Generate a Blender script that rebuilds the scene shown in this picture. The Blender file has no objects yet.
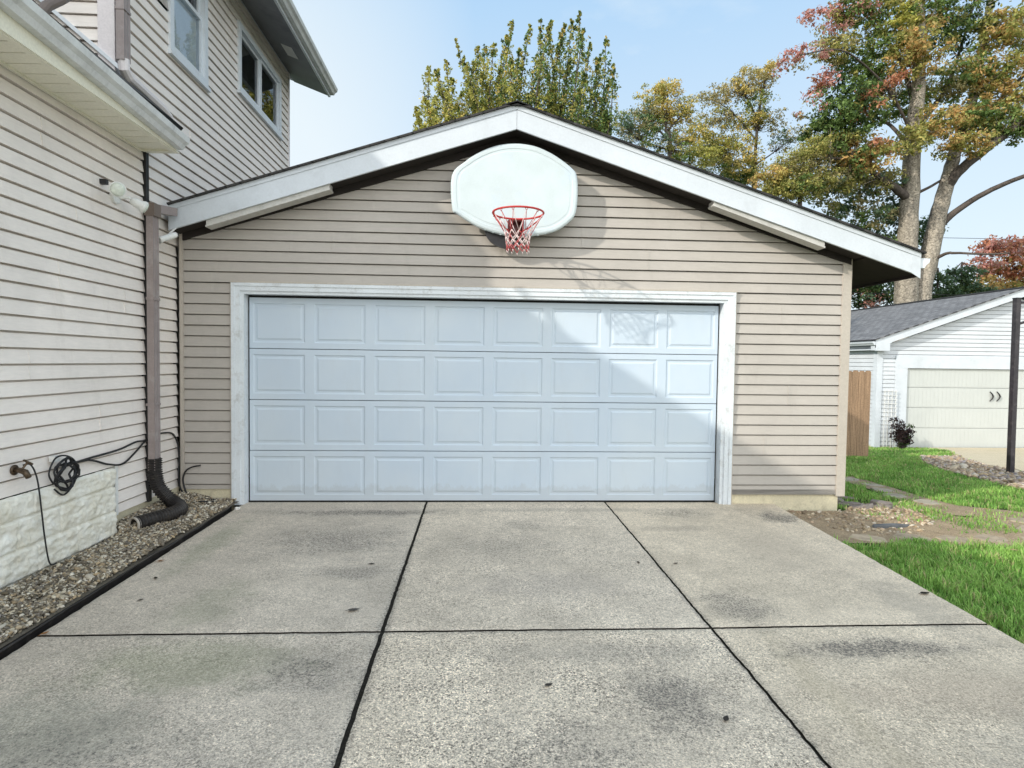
import bpy, math, random
import numpy as np
from mathutils import Vector, Matrix, noise as mnoise

random.seed(7)
rng = np.random.default_rng(7)
scene = bpy.context.scene
COL = scene.collection
R = math.radians

# ------------------------------------------------------------------ camera
F_PX = 601.0
CAM = np.array([-.1127, -6.246, 1.486])
yaw, pitch, roll = R(3.281), R(-2.093), R(.747)
_f = np.array([math.sin(yaw)*math.cos(pitch), math.cos(yaw)*math.cos(pitch), math.sin(pitch)])
_r0 = np.array([math.cos(yaw), -math.sin(yaw), 0.0])
_u0 = np.cross(_r0, _f)
_r = _r0*math.cos(roll) + _u0*math.sin(roll)
_u = -_r0*math.sin(roll) + _u0*math.cos(roll)

def at(px, py, Y):
    """world point seen at a photo pixel on the vertical plane y = Y"""
    d = _f + _r*(px-512)/F_PX - _u*(py-384)/F_PX
    t = (Y-CAM[1])/d[1]
    return CAM + t*d

cd = bpy.data.cameras.new("camera")
cd.sensor_width = 36; cd.lens = F_PX/1024*36
cd.clip_start = .05; cd.clip_end = 2000
cam = bpy.data.objects.new("camera", cd); COL.objects.link(cam)
m = Matrix.Identity(4)
for i in range(3):
    m[i][0] = _r[i]; m[i][1] = _u[i]; m[i][2] = -_f[i]; m[i][3] = CAM[i]
cam.matrix_world = m
scene.camera = cam

# ------------------------------------------------------------------ materials
def new_mat(name):
    mt = bpy.data.materials.new(name); mt.use_nodes = True
    nt = mt.node_tree
    b = nt.nodes["Principled BSDF"]
    return mt, nt, b

def N(nt, typ, **kw):
    n = nt.nodes.new(typ)
    for k, v in kw.items():
        if k.startswith("in_"):
            key = k[3:]
            key = int(key) if key.isdigit() else key.replace("_", " ")
            n.inputs[key].default_value = v
        else:
            setattr(n, k, v)
    return n

def L(nt, a, b): nt.links.new(a, b)

def ramp(nt, fac, stops):
    n = nt.nodes.new("ShaderNodeValToRGB")
    e = n.color_ramp.elements
    while len(e) < len(stops): e.new(.5)
    for i, (p, c) in enumerate(stops):
        e[i].position = p
        e[i].color = (c, c, c, 1) if not isinstance(c, (tuple, list)) else (*c[:3], 1)
    L(nt, fac, n.inputs[0])
    return n.outputs[0]

def mixc(nt, fac, a, b, mode="MIX"):
    n = nt.nodes.new("ShaderNodeMix"); n.data_type = "RGBA"; n.blend_type = mode
    for sock, v in ((n.inputs[0], fac), (n.inputs[6], a), (n.inputs[7], b)):
        if hasattr(v, "links"): L(nt, v, sock)
        elif isinstance(v, (tuple, list)): sock.default_value = (*v[:3], 1)
        else: sock.default_value = v
    return n.outputs[2]

def math_n(nt, op, a, b=None):
    n = nt.nodes.new("ShaderNodeMath"); n.operation = op
    for i, v in enumerate((a, b)):
        if v is None: continue
        if hasattr(v, "links"): L(nt, v, n.inputs[i])
        else: n.inputs[i].default_value = v
    return n.outputs[0]

def objco(nt): return N(nt, "ShaderNodeNewGeometry").outputs["Position"]

def noise(nt, co, scale, detail=3, rough=.6, stretch=None):
    if stretch:
        mp = N(nt, "ShaderNodeMapping"); mp.inputs["Scale"].default_value = stretch
        L(nt, co, mp.inputs[0]); co = mp.outputs[0]
    n = N(nt, "ShaderNodeTexNoise", in_Scale=scale, in_Detail=detail, in_Roughness=rough)
    L(nt, co, n.inputs["Vector"])
    return n.outputs["Fac"]

def set_bump(nt, b, h, strength, dist=.01):
    n = N(nt, "ShaderNodeBump", in_Strength=strength, in_Distance=dist)
    L(nt, h, n.inputs["Height"]); L(nt, n.outputs[0], b.inputs["Normal"])

def pmat(name, col, rough=.6, var=.10, scale=3.0, fine=.06, fscale=60, bump=0, bscale=80, bdist=.004,
         metal=0, spec=.4, stretch=None, dirt=None):
    mt, nt, b = new_mat(name)
    co = objco(nt)
    n1 = noise(nt, co, scale, 4, .6, stretch)
    n2 = noise(nt, co, fscale, 2, .6)
    f1 = ramp(nt, n1, [(.3, 1-var), (.7, 1+var)])
    f2 = ramp(nt, n2, [(.3, 1-fine), (.7, 1+fine)])
    c = mixc(nt, 1.0, col, f1, "MULTIPLY")
    c = mixc(nt, 1.0, c, f2, "MULTIPLY")
    if dirt:   # (colour, strength, noise scale): patchy grime
        dm = ramp(nt, noise(nt, co, dirt[2], 5, .7, stretch), [(.52, 0.0), (.75, dirt[1])])
        c = mixc(nt, dm, c, dirt[0])
    L(nt, c, b.inputs["Base Color"])
    b.inputs["Roughness"].default_value = rough
    b.inputs["Metallic"].default_value = metal
    b.inputs["Specular IOR Level"].default_value = spec
    if bump: set_bump(nt, b, noise(nt, co, bscale, 3), bump, bdist)
    return mt

def attr_mat(name, rough=.7, transl=0.0, bump=0, bscale=60, var=.15, vscale=30):
    """colour comes from the per-face colour attribute of the mesh, broken up by noise"""
    mt, nt, b = new_mat(name)
    a = N(nt, "ShaderNodeAttribute", attribute_name="Col")
    co = objco(nt)
    f = ramp(nt, noise(nt, co, vscale, 3), [(.3, 1-var), (.7, 1+var)])
    c = mixc(nt, 1.0, a.outputs["Color"], f, "MULTIPLY")
    L(nt, c, b.inputs["Base Color"])
    b.inputs["Roughness"].default_value = rough
    b.inputs["Specular IOR Level"].default_value = .25
    if bump: set_bump(nt, b, noise(nt, co, bscale, 3), bump)
    if transl:
        tr = N(nt, "ShaderNodeBsdfTranslucent"); L(nt, c, tr.inputs[0])
        mx = N(nt, "ShaderNodeMixShader"); mx.inputs[0].default_value = transl
        out = nt.nodes["Material Output"]
        L(nt, b.outputs[0], mx.inputs[1]); L(nt, tr.outputs[0], mx.inputs[2]); L(nt, mx.outputs[0], out.inputs[0])
    return mt

M = {}
def siding_mat(name, col, dirtcol):
    mt, nt, b = new_mat(name)
    co = objco(nt)
    c = mixc(nt, 1.0, col, ramp(nt, noise(nt, co, 1.3, 4), [(.3, .92), (.7, 1.07)]), "MULTIPLY")
    c = mixc(nt, 1.0, c, ramp(nt, noise(nt, co, 9, 4, .7, (1, 1, 6)), [(.3, .95), (.7, 1.05)]), "MULTIPLY")
    sep = N(nt, "ShaderNodeSeparateXYZ"); L(nt, co, sep.inputs[0])
    low = ramp(nt, math_n(nt, "MULTIPLY_ADD", sep.outputs[2], -1.2), [(0, 0), (.9, 0), (1, 1)])
    sm = ramp(nt, noise(nt, co, 5, 5, .75, (1, 1, .35)), [(.55, 0.0), (.8, .35)])
    c = mixc(nt, sm, c, dirtcol)
    L(nt, c, b.inputs["Base Color"])
    b.inputs["Roughness"].default_value = .55
    b.inputs["Specular IOR Level"].default_value = .35
    set_bump(nt, b, noise(nt, co, 70, 3, .6, (.15, .15, 2)), .12, .003)
    return mt
M["siding_taupe"] = siding_mat("taupe vinyl siding", (.42, .388, .35), (.28, .255, .225))
M["siding_grey"] = siding_mat("pale grey vinyl siding", (.82, .755, .695), (.54, .48, .43))
M["siding_white"] = siding_mat("white vinyl siding", (.56, .59, .62), (.48, .5, .5))
M["taupe_trim"] = pmat("taupe trim", (.45, .405, .35), .5, .06)
M["grey_trim"] = pmat("pale grey trim", (.74, .69, .69), .5, .06)
M["rake_white"] = pmat("rake paint", (.57, .61, .65), .5, .06, 2, .03, dirt=((.38, .40, .42), .3, 5))
M["white_paint"] = pmat("white paint", (.68, .72, .76), .45, .05, 2, .03, dirt=((.45, .44, .40), .35, 7))
M["worn_white"] = pmat("worn white paint", (.66, .70, .73), .5, .06, 3, .04, bump=.15, bscale=25, dirt=((.35, .34, .32), .6, 12))
def door_mat():
    mt, nt, b = new_mat("garage door paint")
    co = objco(nt)
    c = mixc(nt, ramp(nt, noise(nt, co, 1.1, 4), [(.3, 0), (.7, 1)]), (.485, .572, .665), (.54, .612, .675))
    c = mixc(nt, ramp(nt, noise(nt, co, 6, 5, .75, (1, 1, .3)), [(.52, 0.0), (.8, .25)]), c, (.45, .49, .52))
    sep = N(nt, "ShaderNodeSeparateXYZ"); L(nt, co, sep.inputs[0])
    foot = math_n(nt, "ADD", sep.outputs[2], math_n(nt, "MULTIPLY", noise(nt, co, 9, 5, .8, (1, 1, .5)), -.28))
    c = mixc(nt, ramp(nt, foot, [(-.16, .28), (.04, 0.0)]), c, (.36, .37, .37))
    c = mixc(nt, ramp(nt, noise(nt, co, 45, 4, .8), [(.66, 0.0), (.76, .35)]), c, (.33, .34, .36))
    L(nt, c, b.inputs["Base Color"]); b.inputs["Roughness"].default_value = .45
    h = math_n(nt, "ADD", noise(nt, co, 1.6, 3), math_n(nt, "MULTIPLY", noise(nt, co, 160, 3, .6, (.12, 1, 1)), .02))
    set_bump(nt, b, h, .25, .02)
    return mt
M["door_white"] = door_mat()
M["cream"] = pmat("cream concrete", (.62, .56, .40), .8, .1, 5, .08, bump=.25, bscale=60, dirt=((.25, .21, .14), .6, 9))
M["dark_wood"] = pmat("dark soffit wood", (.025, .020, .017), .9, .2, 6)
M["bronze"] = pmat("brown metal", (.15, .115, .095), .45, .08, 4)
M["downspout"] = pmat("faded brown metal", (.27, .225, .215), .4, .10, 5, .05, dirt=((.5, .47, .45), .4, 6))
M["gutter_grey"] = pmat("weathered white aluminium", (.66, .67, .665), .4, .10, 6, .05, stretch=(1, 1, .3), dirt=((.33, .34, .33), .5, 10))
M["soffit_cream"] = pmat("cream vinyl soffit", (.82, .79, .66), .5, .05)
M["strip_grey"] = pmat("pale grey strip", (.50, .49, .46), .5, .1, 6, dirt=((.3, .29, .26), .6, 10))
M["soffit_dim"] = pmat("grey soffit", (.22, .23, .25), .6, .12, 3, dirt=((.1, .1, .11), .5, 4))
M["black"] = pmat("black rubber", (.012, .012, .013), .5, .2, 10)
M["black_plastic"] = pmat("black corrugated plastic", (.022, .019, .018), .42, .25, 12, dirt=((.12, .1, .08), .4, 20))
M["white_plastic"] = pmat("white plastic", (.75, .75, .72), .35, .05)
M["board_white"] = pmat("backboard plastic", (.55, .62, .635), .35, .06, 3.5, .02, dirt=((.50, .60, .72), .5, 4))
M["rim_red"] = pmat("red painted steel", (.48, .035, .03), .4, .15, 30)
M["rim_dark"] = pmat("dark red bracket", (.10, .02, .02), .45, .25, 30)
M["net_white"] = pmat("faded net cord", (.72, .58, .56), .8, .1, 30)
M["net_red"] = pmat("red net cord", (.50, .10, .10), .8, .15, 30)
M["steel_dark"] = pmat("dark steel", (.02, .02, .022), .45, .2, 20)
M["pole_dark"] = pmat("dark pole paint", (.03, .027, .032), .4, .35, 12, dirt=((.12, .1, .1), .5, 15))
M["fence_wood"] = pmat("weathered fence wood", (.29, .19, .115), .85, .28, 8, .22, 40, bump=.5, bscale=40, stretch=(4, 4, .25), dirt=((.16, .10, .06), .7, 6))
M["brass"] = pmat("tarnished brass", (.10, .07, .045), .4, .3, 40, metal=.6)
M["lens"] = pmat("frosted lamp glass", (.62, .66, .58), .15, .12, 30, spec=.6)
M["bark"] = pmat("grey bark", (.30, .265, .215), .95, .30, 3, .35, 14, bump=1.0, bscale=9, bdist=.12, stretch=(1, 1, .22), dirt=((.055, .045, .04), .95, 3.5))
M["bark_dark"] = pmat("dark bark", (.085, .07, .06), .95, .3, 6, .3, 30, bump=.8, bscale=20, bdist=.03, stretch=(1, 1, .3))
M["wire"] = pmat("wire", (.03, .03, .03), .6)
M["far_door"] = pmat("far garage door", (.50, .52, .50), .5, .04, 1)
M["leaf"] = attr_mat("leaf", .6, .40, var=.10, vscale=4)
M["grassblade"] = attr_mat("grass blade", .65, .30, var=.15, vscale=3)
M["pebble"] = attr_mat("pebble", .75, 0, bump=.3, bscale=150, var=.2, vscale=80)
M["flat_stone"] = attr_mat("flat stone", .85, 0, bump=.6, bscale=30, var=.25, vscale=14)

def stone_mat():
    mt, nt, b = new_mat("painted rock face block")
    co = objco(nt)
    n1 = noise(nt, co, 7, 6, .7)
    c = mixc(nt, ramp(nt, n1, [(.35, 0.0), (.65, 1.0)]), (.74, .70, .58), (.90, .88, .80))
    c = mixc(nt, ramp(nt, noise(nt, co, 3.2, 5, .7), [(.55, 0.0), (.78, .5)]), c, (.50, .42, .27))
    c = mixc(nt, ramp(nt, noise(nt, co, 34, 4, .7), [(.58, 0.0), (.8, .35)]), c, (.30, .27, .2))
    L(nt, c, b.inputs["Base Color"]); b.inputs["Roughness"].default_value = .8
    set_bump(nt, b, noise(nt, co, 40, 6, .7), .55, .012)
    return mt
M["stone"] = stone_mat()

def shingle_mat(name, c1, c2, c3):
    mt, nt, b = new_mat(name)
    uv = N(nt, "ShaderNodeAttribute", attribute_name="RC").outputs["Vector"]
    br = N(nt, "ShaderNodeTexBrick", in_Scale=1.0)
    br.inputs["Color1"].default_value = (*c1, 1); br.inputs["Color2"].default_value = (*c2, 1)
    br.inputs["Mortar"].default_value = (*c3, 1)
    br.inputs["Mortar Size"].default_value = .012
    br.inputs["Brick Width"].default_value = .30; br.inputs["Row Height"].default_value = .143
    L(nt, uv, br.inputs["Vector"])
    co = objco(nt)
    c = mixc(nt, 1.0, br.outputs["Color"], ramp(nt, noise(nt, co, 6, 5, .8), [(.3, .65), (.7, 1.4)]), "MULTIPLY")
    c = mixc(nt, 1.0, c, ramp(nt, noise(nt, co, 90, 2), [(.3, .7), (.7, 1.3)]), "MULTIPLY")
    L(nt, c, b.inputs["Base Color"]); b.inputs["Roughness"].default_value = .9
    set_bump(nt, b, br.outputs["Fac"], -.5, .008)
    return mt
M["shingle_dark"] = shingle_mat("dark shingles", (.030, .028, .028), (.045, .042, .04), (.01, .01, .01))
M["shingle_grey"] = shingle_mat("grey shingles", (.125, .127, .135), (.19, .192, .20), (.055, .055, .06))

def glass_mat(name="window glass"):
    mt, nt, b = new_mat(name)
    nt.nodes.remove(b)
    gl = N(nt, "ShaderNodeBsdfGlossy", in_Roughness=.02); gl.inputs[0].default_value = (.95, .97, 1, 1)
    tr = N(nt, "ShaderNodeBsdfTransparent"); tr.inputs[0].default_value = (.72, .77, .80, 1)
    fr = N(nt, "ShaderNodeFresnel", in_IOR=1.55)
    co = objco(nt)
    bm = N(nt, "ShaderNodeBump", in_Strength=.05, in_Distance=.01); L(nt, noise(nt, co, 2.5, 2), bm.inputs["Height"])
    L(nt, bm.outputs[0], gl.inputs["Normal"])
    mx = N(nt, "ShaderNodeMixShader"); L(nt, fr.outputs[0], mx.inputs[0])
    L(nt, tr.outputs[0], mx.inputs[1]); L(nt, gl.outputs[0], mx.inputs[2])
    L(nt, mx.outputs[0], nt.nodes["Material Output"].inputs[0])
    return mt
M["glass"] = glass_mat()
M["interior"] = pmat("dim room", (.03, .033, .038), .9, .3, 1)
M["blind"] = pmat("window blind", (.92, .92, .92), .6, .03)

def spot(nt, co, nz, x, y, rx, ry, inner=.15, edge=.55):
    """soft irregular patch on the ground around (x, y); nz is a shared noise that frays its outline"""
    mp = N(nt, "ShaderNodeMapping")
    mp.vector_type = "POINT"
    mp.inputs["Location"].default_value = (-x/rx, -y/ry, 0)
    mp.inputs["Scale"].default_value = (1/rx, 1/ry, 0)
    L(nt, co, mp.inputs[0])
    ln = N(nt, "ShaderNodeVectorMath", operation="LENGTH"); L(nt, mp.outputs[0], ln.inputs[0])
    v = math_n(nt, "ADD", ln.outputs["Value"], nz)
    mr = N(nt, "ShaderNodeMapRange"); mr.interpolation_type = "SMOOTHSTEP"
    L(nt, v, mr.inputs[0]); mr.inputs[1].default_value = inner+edge+.3; mr.inputs[2].default_value = inner
    mr.inputs[3].default_value = 0.0; mr.inputs[4].default_value = 1.0
    return mr.outputs[0]

J1D, J2D = -.635, 1.262
def concrete_mat():
    mt, nt, b = new_mat("broom and pebble concrete")
    co = objco(nt)
    a = N(nt, "ShaderNodeAttribute", attribute_name="Col")
    sep = N(nt, "ShaderNodeSeparateColor"); L(nt, a.outputs["Color"], sep.inputs[0])
    tone, expo, warm = sep.outputs[0], sep.outputs[1], sep.outputs[2]
    base = mixc(nt, warm, (.655, .58, .485), (.67, .57, .435))
    base = mixc(nt, 1.0, base, tone, "MULTIPLY")
    base = mixc(nt, 1.0, base, ramp(nt, noise(nt, co, .9, 5, .65), [(.3, .80), (.7, 1.16)]), "MULTIPLY")
    base = mixc(nt, 1.0, base, ramp(nt, noise(nt, co, 5, 6, .75), [(.3, .86), (.72, 1.12)]), "MULTIPLY")
    # aggregate grains
    vo = N(nt, "ShaderNodeTexVoronoi", in_Scale=120.0); L(nt, co, vo.inputs["Vector"])
    sv = N(nt, "ShaderNodeSeparateColor"); L(nt, vo.outputs["Color"], sv.inputs[0])
    dark = ramp(nt, sv.outputs[0], [(.66, 1.0), (.86, .55), (.96, .28)])
    light = ramp(nt, sv.outputs[1], [(.6, 1.0), (.95, 1.35)])
    grain = mixc(nt, 1.0, mixc(nt, 1.0, base, dark, "MULTIPLY"), light, "MULTIPLY")
    vo2 = N(nt, "ShaderNodeTexVoronoi", in_Scale=190.0); L(nt, co, vo2.inputs["Vector"])
    sv2 = N(nt, "ShaderNodeSeparateColor"); L(nt, vo2.outputs["Color"], sv2.inputs[0])
    grain = mixc(nt, 1.0, grain, ramp(nt, sv2.outputs[2], [(.1, .62), (.9, 1.38)]), "MULTIPLY")
    patch = ramp(nt, noise(nt, co, 1.7, 5, .7), [(.34, .35), (.62, 1.0)])
    c = mixc(nt, math_n(nt, "MULTIPLY", expo, patch), base, grain)
    fine = ramp(nt, noise(nt, co, 130, 3, .8), [(.28, .58), (.72, 1.38)])
    c = mixc(nt, 1.0, c, fine, "MULTIPLY")
    c = mixc(nt, 1.0, c, ramp(nt, noise(nt, co, 38, 6, .85), [(.30, .70), (.50, 1.02), (.75, 1.22)]), "MULTIPLY")
    # pits
    pit = ramp(nt, noise(nt, co, 55, 4, .75), [(.66, 0.0), (.72, .7)])
    c = mixc(nt, pit, c, (.10, .095, .09))
    blot = ramp(nt, noise(nt, co, 22, 5, .8), [(.60, 0.0), (.78, .38)])
    c = mixc(nt, blot, c, (.13, .125, .12))
    fray = math_n(nt, "MULTIPLY_ADD", noise(nt, co, 5.5, 9, .78), 2.2); fray.node.inputs[2].default_value = -1.15
    speck = ramp(nt, noise(nt, co, 55, 6, .85), [(.34, .45), (.54, 1.0)])
    stain = None
    for (x, y, rx, ry, col, k, ns) in (
        (-1.55, -3.2, .75, .33, (.19, .215, .115), .50, 4),
        (-1.75, -2.45, .30, .5, (.22, .25, .15), .32, 5),
        (-2.25, -1.3, .18, .9, (.20, .23, .14), .45, 4),
        (-2.0, -3.75, .8, .4, (.20, .22, .17), .45, 3),
        (-1.2, -.35, 1.3, .16, (.13, .12, .11), .65, 4),
        (-1.3, -1.2, .9, .6, (.22, .22, .23), .5, 3),
        (.1, -1.35, .8, .6, (.20, .19, .18), .35, 4),
        (.80, -3.6, .30, .42, (.10, .095, .09), .62, 9),
        (.25, -4.0, .55, .45, (.14, .135, .125), .45, 8),
        (1.55, -2.6, .32, .4, (.20, .18, .165), .6, 4),
        (2.05, -3.15, .75, .16, (.13, .12, .105), .75, 4),
        (2.85, -.55, .30, .30, (.10, .10, .095), .75, 6),
        (2.35, -1.5, .5, .9, (.40, .34, .27), .4, 2),
        (2.3, -3.6, .9, .3, (.36, .28, .21), .38, 3),
        (1.7, -.9, .5, .12, (.22, .19, .16), .4, 5),
        (1.0, -.25, 2.6, .10, (.24, .22, .19), .35, 5),
        (J1D, -3, .05, 4.0, (.13, .12, .10), .6, 7), (J2D, -3, .045, 4.0, (.14, .125, .10), .5, 7),
        (0, -2.885, 4.0, .03, (.16, .145, .12), .35, 6),
        (-1.6, -4.2, 1.0, .7, (.24, .25, .22), .45, 3),
        (-.95, -3.3, .35, .30, (.19, .19, .17), .5, 5),
        (-1.0, -1.95, .45, .18, (.16, .155, .15), .5, 5),
        (.35, -2.2, .7, .35, (.27, .24, .22), .4, 4),
        (.30, -.8, .35, .25, (.20, .19, .19), .45, 6),
        (.55, -3.15, .9, .15, (.24, .22, .19), .4, 5),
        (1.55, -3.6, .12, .9, (.45, .38, .26), .4, 3),
        (2.7, -2.6, .25, .6, (.24, .22, .19), .4, 4),
        (2.4, -4.2, .8, .5, (.29, .27, .24), .5, 3),
        (1.9, -.4, .5, .22, (.16, .15, .14), .5, 5),
    ):
        s = spot(nt, co, fray, x, y, rx, ry)
        if max(col)-min(col) < .045 and max(col) < .26:      # dark soiling: gathered below
            sk = math_n(nt, "MULTIPLY", s, k)
            stain = sk if stain is None else math_n(nt, "MAXIMUM", stain, sk)
        else:                                                # moss and rust tints
            c = mixc(nt, math_n(nt, "MULTIPLY", math_n(nt, "MULTIPLY", s, k*.95), speck), c, col)
    # soiling reads as denser dark grains plus a weak veil
    c = mixc(nt, math_n(nt, "MULTIPLY", stain, .42), c, (.20, .19, .175))
    gr = math_n(nt, "ADD", noise(nt, co, 75, 6, .8), math_n(nt, "MULTIPLY", stain, .20))
    c = mixc(nt, ramp(nt, gr, [(.60, 0.0), (.68, .78)]), c, (.075, .07, .065))
    gr2 = math_n(nt, "ADD", noise(nt, co, 24, 7, .85), math_n(nt, "MULTIPLY", stain, .12))
    c = mixc(nt, ramp(nt, gr2, [(.60, 0.0), (.72, .5)]), c, (.11, .105, .095))
    L(nt, c, b.inputs["Base Color"]); b.inputs["Roughness"].default_value = .85
    b.inputs["Specular IOR Level"].default_value = .25
    h = math_n(nt, "ADD", noise(nt, co, 110, 4, .7), math_n(nt, "MULTIPLY", sv.outputs[0], .5))
    set_bump(nt, b, h, .55, .006)
    return mt
M["concrete"] = concrete_mat()

def ground_mat(name, c1, c2, c3, s=3.0, bump=.6):
    mt, nt, b = new_mat(name)
    co = objco(nt)
    c = mixc(nt, ramp(nt, noise(nt, co, s, 6, .7), [(.35, 0.0), (.65, 1.0)]), c1, c2)
    c = mixc(nt, ramp(nt, noise(nt, co, s*7, 6, .75), [(.5, 0.0), (.7, 1.0)]), c, c3)
    c = mixc(nt, 1.0, c, ramp(nt, noise(nt, co, 80, 3, .8), [(.3, .6), (.7, 1.4)]), "MULTIPLY")
    L(nt, c, b.inputs["Base Color"]); b.inputs["Roughness"].default_value = .95
    b.inputs["Specular IOR Level"].default_value = .1
    set_bump(nt, b, noise(nt, co, 45, 5, .7), bump, .02)
    return mt
M["soil_grass"] = ground_mat("turf soil", (.045, .075, .022), (.07, .10, .03), (.06, .05, .03))
M["dirt"] = ground_mat("trodden dirt", (.36, .275, .18), (.25, .19, .125), (.47, .385, .265), 7)
M["gravel_soil"] = ground_mat("gravel dust", (.12, .105, .08), (.17, .15, .12), (.07, .06, .05), 8)
M["joint"] = ground_mat("joint dirt", (.022, .02, .016), (.035, .03, .024), (.012, .011, .01), 20)
M["far_concrete"] = ground_mat("tan concrete", (.50, .43, .30), (.56, .48, .35), (.46, .40, .29), 2, .2)

# ------------------------------------------------------------------ mesh builder
class MB:
    def __init__(s): s.v = []; s.f = []; s.c = []; s.mi = []; s.rc = []; s.use_rc = False
    def add(s, vs, fs, col=None, mi=0):
        o = len(s.v); s.v += [tuple(map(float, p)) for p in vs]
        for f in fs:
            s.f.append(tuple(i+o for i in f)); s.c.append(col); s.mi.append(mi)
    def quad(s, a, b, c, d, col=None, mi=0): s.add([a, b, c, d], [(0, 1, 2, 3)], col, mi)
    def box(s, x0, x1, y0, y1, z0, z1, col=None, mi=0):
        x0, x1 = sorted((x0, x1)); y0, y1 = sorted((y0, y1)); z0, z1 = sorted((z0, z1))
        vs = [(x0,y0,z0),(x1,y0,z0),(x1,y1,z0),(x0,y1,z0),(x0,y0,z1),(x1,y0,z1),(x1,y1,z1),(x0,y1,z1)]
        s.add(vs, [(0,3,2,1),(4,5,6,7),(0,1,5,4),(1,2,6,5),(2,3,7,6),(3,0,4,7)], col, mi)
    def prism(s, poly, d, col=None, mi=0):
        """planar polygon (3-D points, counter-clockwise seen from the side the offset -d points to) extruded by d"""
        n = len(poly); d = np.array(d, float)
        vs = [np.array(p, float) for p in poly]; vs += [p+d for p in vs]
        fs = [tuple(range(n)), tuple(range(2*n-1, n-1, -1))]
        fs += [(i, i+n, (i+1) % n+n, (i+1) % n) for i in range(n)]
        s.add(vs, fs, col, mi)
    def tube(s, pts, r, n=8, cap=True, col=None, mi=0, closed=False):
        pts = [np.array(p, float) for p in pts]; k = len(pts)
        rs = r if isinstance(r, (list, tuple, np.ndarray)) else [r]*k
        up = None; rings = []
        for i, p in enumerate(pts):
            if closed: t = pts[(i+1) % k]-pts[i-1]
            else: t = pts[min(i+1, k-1)]-pts[max(i-1, 0)]
            t = t/(np.linalg.norm(t)+1e-12)
            if up is None:
                up = np.array([0, 0, 1.0]) if abs(t[2]) < .9 else np.array([1.0, 0, 0])
            a = np.cross(t, up); a /= np.linalg.norm(a)+1e-12
            up = np.cross(a, t)
            rings.append([p+rs[i]*(math.cos(2*math.pi*j/n)*a+math.sin(2*math.pi*j/n)*up) for j in range(n)])
        vs = [q for rg in rings for q in rg]; fs = []
        for i in range(k if closed else k-1):
            i2 = (i+1) % k
            for j in range(n):
                j2 = (j+1) % n
                fs.append((i*n+j, i*n+j2, i2*n+j2, i2*n+j))
        if cap and not closed:
            fs.append(tuple(range(n-1, -1, -1))); fs.append(tuple((k-1)*n+j for j in range(n)))
        s.add(vs, fs, col, mi)
    def lathe(s, p, axis, prof, n=20, col=None, mi=0, cap=True):
        """prof = [(distance along axis, radius)]"""
        ax = np.array(axis, float); ax /= np.linalg.norm(ax); p = np.array(p, float)
        e1 = np.cross(ax, (0, 0, 1.0) if abs(ax[2]) < .9 else (1.0, 0, 0)); e1 /= np.linalg.norm(e1); e2 = np.cross(ax, e1)
        vs = [p+ax*d+max(rr, 1e-4)*(math.cos(2*math.pi*j/n)*e1+math.sin(2*math.pi*j/n)*e2) for d, rr in prof for j in range(n)]
        k = len(prof)
        fs = [(i*n+j, i*n+(j+1) % n, (i+1)*n+(j+1) % n, (i+1)*n+j) for i in range(k-1) for j in range(n)]
        if cap: fs += [tuple(range(n-1, -1, -1)), tuple((k-1)*n+j for j in range(n))]
        s.add(vs, fs, col, mi)
    def build(s, name, mat, parent=None, smooth=False):
        me = bpy.data.meshes.new(name)
        off = np.zeros(3)
        if parent is not None:
            off = np.array(world_loc(parent))
        me.from_pydata([tuple(np.array(p)-off) for p in s.v], [], s.f)
        for mt in (mat if isinstance(mat, (list, tuple)) else [mat]): me.materials.append(M[mt] if isinstance(mt, str) else mt)
        if any(s.mi): me.polygons.foreach_set("material_index", s.mi)
        if any(c is not None for c in s.c):
            at_ = me.color_attributes.new("Col", "FLOAT_COLOR", "CORNER")
            data = []
            for f, c in zip(s.f, s.c):
                c = c or (.5, .5, .5); data += [c[0], c[1], c[2], 1.0]*len(f)
            at_.data.foreach_set("color", data)
        if smooth: me.polygons.foreach_set("use_smooth", [True]*len(me.polygons))
        me.update()
        o = bpy.data.objects.new(name, me); COL.objects.link(o)
        if parent is not None: o.parent = parent
        return o

def world_loc(o):
    v = Vector(o.location)
    while o.parent: o = o.parent; v += Vector(o.location)
    return v

def recenter(o, base):
    """put a top-level mesh object's origin at its base point"""
    b = Vector(base)
    o.data.transform(Matrix.Translation(-b)); o.location = b
    return o

def tag(o, label=None, cat=None, group=None, kind=None):
    if label: o["label"] = label
    if cat: o["category"] = cat
    if group: o["group"] = group
    if kind: o["kind"] = kind
    return o

def thing(name, label, cat, loc=(0, 0, 0), group=None):
    o = bpy.data.objects.new(name, None); COL.objects.link(o); o.location = loc
    o.empty_display_size = .2
    return tag(o, label, cat, group)

def structure(name, mb, mat, smooth=False):
    return tag(mb.build(name, mat, None, smooth), kind="structure")

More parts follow.
